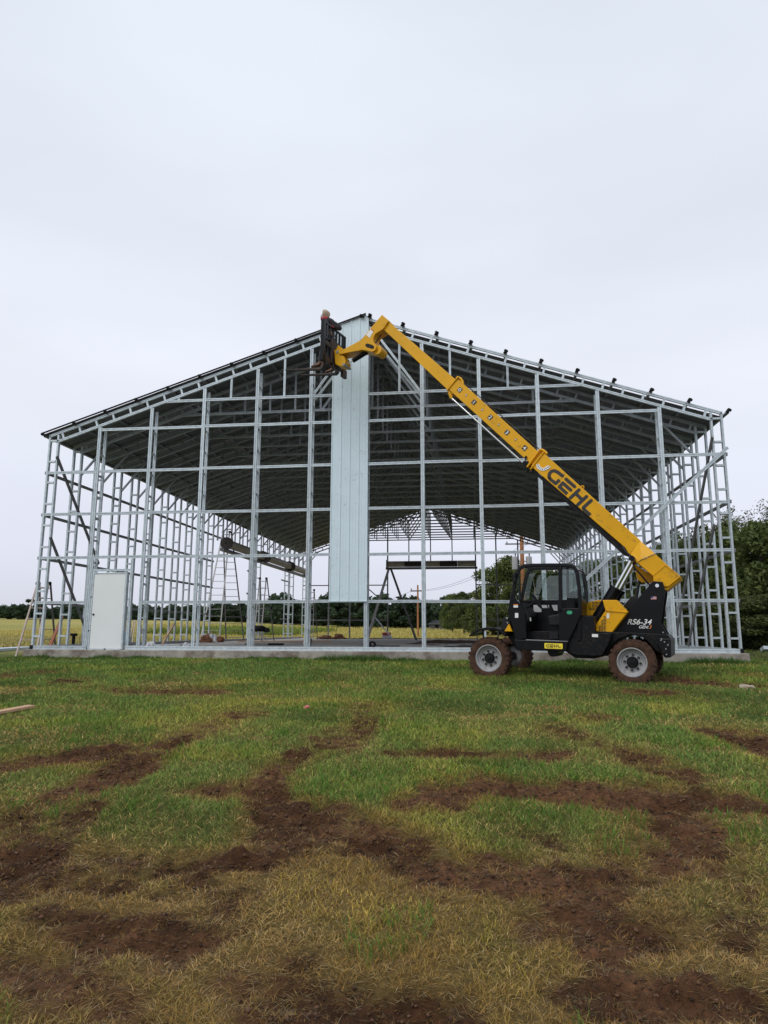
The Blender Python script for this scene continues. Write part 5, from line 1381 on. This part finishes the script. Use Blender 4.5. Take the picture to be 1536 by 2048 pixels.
# stub of sheet metal at the right picture edge
q = ghit(1533, 1306); b = MB(); b.bar(Vector((q[0] - .15, q[1], q[2] + .15)), Vector((q[0] + .9, q[1] + .1, q[2] + .12)), .3, .14, up=(0, .4, 1)); o = b.build('steel_offcut', M['galv'], bevel=.01); tag(o, 'bundle of steel offcuts on the grass right of the building', 'steel offcut')
# foreground bits
q0 = ghit(-40, 1438); q1 = ghit(62, 1419); q0[2] += .045; q1[2] += .045
b = MB(); b.bar(Vector(q0), Vector(q1), .14, .04); o = b.build('lumber_plank', M['lumber'], bevel=.004); tag(o, 'sawn timber plank lying on the grass at the left edge', 'plank')
q = ghit(613, 1419); o = lump('litter', (q[0], q[1], q[2] + .02), (.05, .06, .035), M['pinkrag'], 'pink and white scrap of litter on the grass in the middle', 'litter', 21, rough=.8, sub=2)
q = ghit(1492, 1378); lump('rock', (q[0], q[1], q[2] + .02), (.12, .10, .055), M['rock'], 'pale lump of rubble at the end of the muddy strip right of the rear wheel', 'rock', 22, rough=.5)
# loose crumbs of soil over the churned patches
x, y, r = sample_view(110000, 1.7, 15, 1.3)
mm_ = mudmask(x, y); k_ = RNG.random(len(x)) < sstep(.2, .8, mm_) * .6; x, y, r = x[k_], y[k_], r[k_]; n = len(x)
s = (.003 + .010 * RNG.random(n) ** 4) * (r / 2.5) ** .6; z = gz(x, y)
oct_ = np.array([[1, 0, 0], [0, 1, 0], [-1, 0, 0], [0, -1, 0], [0, 0, .8], [0, 0, -.6]])
V = np.stack([x, y, z + s * .2], -1)[:, None, :] + oct_[None] * s[:, None, None] * RNG.uniform(.5, 1.5, (n, 6, 3))
fo = np.array([[0, 1, 4], [1, 2, 4], [2, 3, 4], [3, 0, 4], [1, 0, 5], [2, 1, 5], [3, 2, 5], [0, 3, 5]])
F = (np.arange(n)[:, None, None] * 6 + fo[None]).reshape(-1, 3)
tt = RNG.random(n)[:, None]; cc = np.array([.034, .017, .009]) * (1 - tt) + np.array([.13, .068, .038]) * tt
o = np_obj('soil_crumbs', V.reshape(-1, 3), F, attr_mat('crumb_soil', nvar=0), col=np.repeat(cc, 6, 0)); tag(o, 'crumbled dark soil lying over the churned wheel tracks', 'soil', k='stuff')

# ------------------------------------------------------------------ utility poles
def terr(x, y): return float(gz(x, y)[0])
def upole(u, D, vtop, r, arm_v, arm_w, label, cans=False):
    p = CAM + ray(u, 1262) * D; zb_ = terr(p[0], p[1])
    ztop = (CAM + ray(u, vtop) * D)[2]; ztop = ztop + (2.4 if cans else 0)
    root = empty('utility_pole', (p[0], p[1], zb_)); tag(root, label, 'utility pole')
    b = MB(); b.tube([(0, 0, -.3), (0, 0, ztop - zb_)], [r, r * .75], 10); b.build('pole', M['pole'] if True else 0, root, smooth=True)
    za = (CAM + ray(u, arm_v) * D)[2] - zb_
    b = MB(); b.box((-arm_w, -.06, za - .06), (arm_w, .06, za + .06)); b.build('crossarm', M['galv_dark'], root)
    for sx_ in (-.9, 0, .9):
        b = MB(); b.lathe([(.001, 0), (.05, 0), (.07, .06), (.04, .1), (.06, .15), (.001, .2)], 8, (sx_ * arm_w, 0, za + .06), 'z'); b.build('insulator', M['rim'], root)
    if cans:
        for sx_ in (-.62, .55):
            zc = (CAM + ray(u, 1124) * D)[2] - zb_
            b = MB(); b.lathe([(.001, -.55), (.26, -.55), (.26, .5), (.22, .55), (.001, .6)], 16, (sx_, -.1, zc), 'z'); cn = b.build('transformer', M['rim'], root, smooth=True)
            b = MB(); b.tube([(sx_ + .05, -.1, zc + .56), (sx_ + .05, -.1, zc + .86)], [.04, .06], 8); b.build('bushing', M['foam'], cn)
        b = MB(); b.box((-1.0, -.05, za - 1.55), (.3, .05, za - 1.47)); b.build('bracket', M['galv_dark'], root)
    return root
upole(836, 62, 1169, .095, 1181, .66, 'slim utility pole with a single crossarm standing in the yellow field')
upole(1049, 58, 1078, .21, 1084, 1.4, 'thick orange utility pole carrying two grey transformers behind the telehandler', True)
# wires
for (u0, v0, D0, u1, v1, D1) in ((836, 1181, 62, 1049, 1084, 58), (846, 1182, 62, 1060, 1084, 58), (826, 1181, 62, 640, 1215, 110)):
    a = Vector(CAM + ray(u0, v0) * D0); c = Vector(CAM + ray(u1, v1) * D1)
    pts = [a.lerp(c, t / 12) - Vector((0, 0, .9 * 4 * (t / 12) * (1 - t / 12))) for t in range(13)]
    b = MB(); b.tube(pts, .012, 4); o = b.build('power_line', M['foam']); tag(o, {836: 'lower power line sagging between the two utility poles', 846: 'second power line sagging between the two utility poles', 826: 'power line running left from the slim utility pole'}[u0], 'power line')

# small farmhouse far off
p = CAM + ray(882, 1262) * 112; hz = terr(p[0], p[1]); hs = empty('farmhouse', (p[0], p[1], hz)); tag(hs, 'low dark roofed farmhouse at the far edge of the yellow field', 'house')
b = MB(); b.box((-1.9, -1.5, -.3), (1.9, 1.5, 1.0)); b.build('wall', M['ladder_dark'], hs)
b = MB(); b.add([(-2.3, -1.9, .75), (2.3, -1.9, .75), (2.3, 1.9, .75), (-2.3, 1.9, .75), (-1.2, 0, 1.5), (1.2, 0, 1.5)], [(0, 1, 5, 4), (1, 2, 5), (2, 3, 4, 5), (3, 0, 4)]); b.build('roof', M['seat'], hs)
b = MB(); b.box((-.9, -1.53, .2), (-.3, -1.49, .8)); b.box((.5, -1.53, .2), (1.1, -1.49, .8)); b.build('window', M['foam'], hs)

# ------------------------------------------------------------------ trees
def crown_mesh(name, seed, h, rad_, z0, n, ls, nlobe, m, gap_=.0, flat=1.0):
    g = np.random.default_rng(seed)
    # lobes fill an uneven crown volume
    lc = []
    for i in range(nlobe):
        t = g.random(); zz_ = z0 + (h - z0) * (.05 + .92 * t)
        prof = math.sin(math.pi * min(max((t * .82 + .12), 0), 1)) ** .6
        an = g.uniform(0, 2 * math.pi); rr = rad_ * prof * math.sqrt(g.random()) * .85
        lc.append((rr * math.cos(an), rr * math.sin(an), zz_, rad_ * g.uniform(.20, .38)))
    lc = np.array(lc)
    li = g.integers(0, nlobe, n); d = g.normal(size=(n, 3)); d /= np.linalg.norm(d, axis=1)[:, None]
    rr = lc[li, 3] * (g.random(n) ** .28) * g.uniform(.75, 1.12, n)
    C_ = lc[li, :3] + d * rr[:, None] * np.array([1, 1, .78])
    C_[:, 2] = np.maximum(C_[:, 2], .05)
    a = g.normal(size=(n, 3)); a /= np.linalg.norm(a, axis=1)[:, None]
    b_ = np.cross(a, g.normal(size=(n, 3))); b_ /= np.linalg.norm(b_, axis=1)[:, None]
    s = ls * g.uniform(.5, 1.4, (n, 1))
    V = np.stack([C_ - a * s, C_ + b_ * s * .55, C_ + a * s, C_ - b_ * s * .55], 1).reshape(-1, 3)
    F = np.arange(4 * n).reshape(n, 4)
    o = np_obj('crown', V, F, m); return o, lc
def tree_proto(seed, h, rad_, z0, n, ls, nlobe, m, tr=.16):
    root = empty('tree'); cr, lc = crown_mesh('crown', seed, h, rad_, z0, n, ls, nlobe, m); cr.parent = root
    b = MB(); g = random.Random(seed)
    pts = [(0, 0, -.4), (0.05 * h * g.uniform(-.3, .3), 0, h * .3), (.05 * h * g.uniform(-.5, .5), .1, h * .62), (0, 0, h * .85)]
    b.tube(pts, [tr, tr * .75, tr * .45, tr * .12], 8)
    for i in range(min(14, nlobe)):
        q = lc[i * nlobe // 14 % nlobe]; zs = max(.15 * h, min(q[2] * .6, h * .6))
        b.tube([(0, 0, zs), (q[0] * .5, q[1] * .5, (zs + q[2]) / 2 + .05 * h), (q[0], q[1], q[2])], [tr * .35, tr * .2, tr * .06], 5)
    t = b.build('trunk', M['bark'], root, smooth=True)
    return root
near_p = [tree_proto(101 + i, 8, 3.4, .5, 13000, .135, 38, M['leaf_near'], .18) for i in range(3)]
dark_p = [tree_proto(151 + i, 8, 3.2, .2, 12000, .145, 34, M['leaf_dark'], .18) for i in range(2)]
far_p = [tree_proto(201 + i, 7, 3.6, .2, 2200, .36, 22, M['leaf_far'], .2) for i in range(4)]
used = set()
def place(protos, i, u, D, vtop, label, group, wscale=1.0, cat='tree'):
    pr = protos[i % len(protos)]
    hh = {id(p): 0 for p in protos}
    base_h = 7.0 if protos is far_p else 8.0
    if id(pr) in used: r = copy_tree(pr)
    else: r = pr; used.add(id(pr))
    p = CAM + ray(u, 1262) * D; z = terr(p[0], p[1])
    top = (CAM + ray(u, vtop) * D)[2]
    s = max(top - z, 1.2) / base_h
    r.location = (p[0], p[1], z); r.scale = (s * wscale, s * wscale, s); r.rotation_euler = (0, 0, (i * 2.399) % 6.283)
    tag(r, label, cat, group)
    return r
G_ = 'dark trees of the distant wood beyond the field'
far_list = [(-12, 150, 1216, 1.3), (14, 150, 1208, 1.3), (38, 148, 1211, 1.2), (58, 150, 1199, 1.1), (78, 152, 1204, 1.2), (98, 155, 1214, 1.3), (122, 160, 1224, 1.3), (148, 160, 1218, 1.3), (178, 160, 1226, 1.3),
            (205, 160, 1230, 1.4), (235, 162, 1231, 1.4), (262, 160, 1228, 1.4), (290, 158, 1226, 1.4), (318, 156, 1228, 1.4), (345, 154, 1224, 1.4), (372, 150, 1222, 1.4),
            (398, 146, 1211, 1.3), (424, 144, 1206, 1.3), (450, 142, 1208, 1.3), (476, 140, 1204, 1.3), (502, 138, 1208, 1.3), (528, 134, 1204, 1.3), (556, 130, 1190, 1.1), (572, 130, 1186, 1.0), (592, 130, 1202, 1.3), (614, 128, 1207, 1.3),
            (636, 126, 1196, 1.2), (652, 124, 1186, 1.1), (676, 122, 1192, 1.2), (698, 121, 1186, 1.1), (722, 120, 1190, 1.2), (744, 119, 1194, 1.2), (766, 118, 1190, 1.2), (790, 117, 1188, 1.2), (814, 116, 1194, 1.2), (838, 115, 1201, 1.2), (862, 125, 1203, 1.2), (884, 122, 1204, 1.2), (906, 118, 1194, 1.2)]
words = ['rounded', 'low', 'tall', 'broad', 'ragged', 'pointed']
far_n = len(far_list)
def far_label(u, v):
    if u < 60: w_ = 'left of the leftmost ladder'
    elif u < 180: w_ = 'behind the front left corner bay'
    elif u < 300: w_ = 'behind the white door bay'
    elif u < 400: w_ = 'behind the second and third bays'
    elif u < 510: w_ = 'behind the tall folding ladder'
    elif u < 620: w_ = 'behind the medium ladder'
    elif u < 735: w_ = 'beneath the white wall sheet'
    elif u < 840: w_ = 'behind the open edge-on ladder'
    else: w_ = 'right of the slim utility pole'
    return w_
cnt = {}
for i, (u, D, vt, ws) in enumerate(far_list):
    w_ = far_label(u, vt); cnt.setdefault(w_, []).append(i)
ordw = ['first', 'second', 'third', 'fourth', 'fifth', 'sixth', 'seventh', 'eighth']
for i, (u, D, vt, ws) in enumerate(far_list):
    w_ = far_label(u, vt); k = cnt[w_].index(i)
    place(far_p, i, u, D, vt, 'far dark tree, %s from the left of those %s' % (ordw[k], w_), G_, ws)
g = np.random.default_rng(77); n = 34000
uu = g.uniform(-260, 1120, n); Dd = np.interp(uu, [-260, 150, 400, 560, 900, 1120], [168, 170, 156, 138, 130, 128]) + g.uniform(0, 16, n)
px_ = CAM[0] + Dd * (_F[0] / math.cos(PITCH)) + (uu - 768) / FPX * Dd * _R[0]; py_ = CAM[1] + Dd * (_F[1] / math.cos(PITCH)) + (uu - 768) / FPX * Dd * _R[1]
hh_ = np.interp(uu, [-260, 150, 400, 560, 900, 1120], [3.0, 2.6, 3.2, 3.4, 3.8, 4]) * (.65 + .8 * fbm(uu / 30, uu * 0 + 3, 3, 5))
pz_ = gz(px_, py_) + hh_ * g.random(n)
C_ = np.stack([px_, py_, pz_], -1); a = g.normal(size=(n, 3)); a /= np.linalg.norm(a, axis=1)[:, None]; b_ = np.cross(a, g.normal(size=(n, 3))); b_ /= np.linalg.norm(b_, axis=1)[:, None]
s_ = g.uniform(.25, .75, (n, 1)); V = np.stack([C_ - a * s_, C_ + b_ * s_ * .6, C_ + a * s_, C_ - b_ * s_ * .6], 1).reshape(-1, 3)
o = np_obj('far_wood', V, np.arange(4 * n).reshape(n, 4), M['leaf_far']); tag(o, 'dark mass of undergrowth of the distant wood along the field edge', 'wood', k='stuff')
G2 = 'green trees right of the field'
for i, (u, D, vt, ws, pr, lab) in enumerate([
        (905, 92, 1190, 1.0, near_p, 'lone bushy green tree at the right end of the yellow field'),
        (928, 84, 1186, 1.0, near_p, 'yellowish bushy tree left of the big tree behind the telehandler'),
        (958, 78, 1182, 1.05, near_p, 'dense green tree at the foot of the big tree behind the telehandler'),
        (985, 72, 1140, 1.0, near_p, 'big loose crowned tree left of the cab'),
        (1018, 70, 1116, .9, near_p, 'tallest loose crowned tree just above the cab front'),
        (1052, 66, 1135, 1.0, near_p, 'green tree seen through the cab windscreen'),
        (1085, 64, 1138, 1.0, near_p, 'green tree seen through the cab door'),
        (1120, 60, 1142, 1.0, near_p, 'green tree seen through the cab rear window'),
        (1160, 58, 1140, 1.0, near_p, 'green tree behind the lift cylinder'),
        (1196, 56, 1124, .9, near_p, 'green tree behind the right wall, between cab and boom'),
        (1236, 54, 1116, .85, near_p, 'leafy tree behind the right wall under the boom'),
        (1268, 50, 1140, 1.0, dark_p, 'dark tree behind the boom base'),
        (1305, 48, 1120, 1.0, near_p, 'green tree behind the boom tower'),
        (1345, 47, 1092, .9, near_p, 'green tree right of the boom end'),
        (1378, 44, 1068, .85, near_p, 'tall green tree behind the dark leaning brace'),
        (1412, 42, 1066, .85, dark_p, 'tall dark tree behind the right corner bay'),
        (1450, 40, 1050, .9, dark_p, 'tall dark tree rising beside the right corner post'),
        (1490, 36, 1056, 1.0, near_p, 'large dense tree at the right edge, just outside the building'),
        (1540, 33, 1046, 1.1, near_p, 'largest dense tree cut by the right picture edge'),
        (1600, 36, 1060, 1.1, dark_p, 'dark tree beyond the right picture edge')]):
    place(pr, i, u, D, vt, lab, G2, ws)
# undergrowth along the foot of the right hand trees
G3 = 'bushes under the right hand trees'
for i, (u, D, vt, lab) in enumerate([(1375, 41, 1215, 'dark bush low behind the dark leaning brace'), (1410, 38, 1200, 'dark bush low behind the second bay from the right corner'), (1445, 35, 1195, 'dark bush low behind the right corner bay'),
                                     (1480, 32, 1200, 'dark bush just right of the corner post foot'), (1515, 29, 1195, 'green bush near the steel offcuts at the right edge'), (1555, 29, 1185, 'bush beyond the right picture edge'),
                                     (1330, 44, 1215, 'dark bush behind the boom tower foot'), (1290, 47, 1215, 'dark bush behind the engine hood'), (1240, 50, 1215, 'dark bush behind the yellow hood panel'), (1190, 54, 1215, 'dark bush behind the cab rear'),
                                     (1130, 58, 1218, 'dark bush seen through the cab'), (1070, 62, 1220, 'dark bush seen through the cab doorway'), (1010, 66, 1215, 'dark bush left of the cab'), (965, 74, 1220, 'bush above the front fender')]):
    place(dark_p, i, u, D, vt, lab, G3, 1.9, 'bush')
# bare-branched tall tree at the right edge
p = CAM + ray(1530, 1262) * 46; zb_ = terr(p[0], p[1]); bt = empty('bare_tree', (p[0], p[1], zb_)); tag(bt, 'tall sparse tree with thin bare twigs above the dense trees at the right edge', 'tree')
g = random.Random(5); b = MB(); tips = []
def limb(p, d, L_, r, depth):
    q = p + d * L_
    mid = p.lerp(q, .5) + Vector((g.uniform(-1, 1), g.uniform(-1, 1), g.uniform(-.3, .6))) * L_ * .10
    b.tube([p, mid, q], [r, r * .8, r * .6], 5, cap=False)
    if depth == 0: tips.append(q); return
    for k in range(3 if depth > 1 else 4):
        nd = (d + Vector((g.uniform(-1, 1), g.uniform(-1, 1), g.uniform(-.35, .75))) * .75).normalized()
        limb(q if k else mid, nd, L_ * g.uniform(.6, .85), r * .55, depth - 1)
topz = (CAM + ray(1530, 995) * 46)[2] - zb_
b.tube([(0, 0, -.3), (.1, 0, topz * .45), (0, .1, topz * .62)], [.22, .16, .11], 8)
for k in range(6):
    an = k * 1.05; limb(Vector((0, .05, topz * (.5 + .02 * k))), Vector((math.cos(an) * .8, math.sin(an) * .8, .75)).normalized(), topz * .15, .06, 4)
b.build('trunk', M['bark'], bt)
tv = []; gg = np.random.default_rng(8); T_ = np.array([tuple(t) for t in tips]); n = 3000
ii = gg.integers(0, len(T_), n); Cc = T_[ii] + gg.normal(0, .14, (n, 3)); a = gg.normal(size=(n, 3)); a /= np.linalg.norm(a, axis=1)[:, None]; b2_ = np.cross(a, gg.normal(size=(n, 3))); b2_ /= np.linalg.norm(b2_, axis=1)[:, None]
V = np.stack([Cc - a * .07, Cc + b2_ * .045, Cc + a * .07, Cc - b2_ * .045], 1).reshape(-1, 3)
np_obj('crown', V, np.arange(4 * n).reshape(n, 4), M['leaf_dark'], parent=bt)
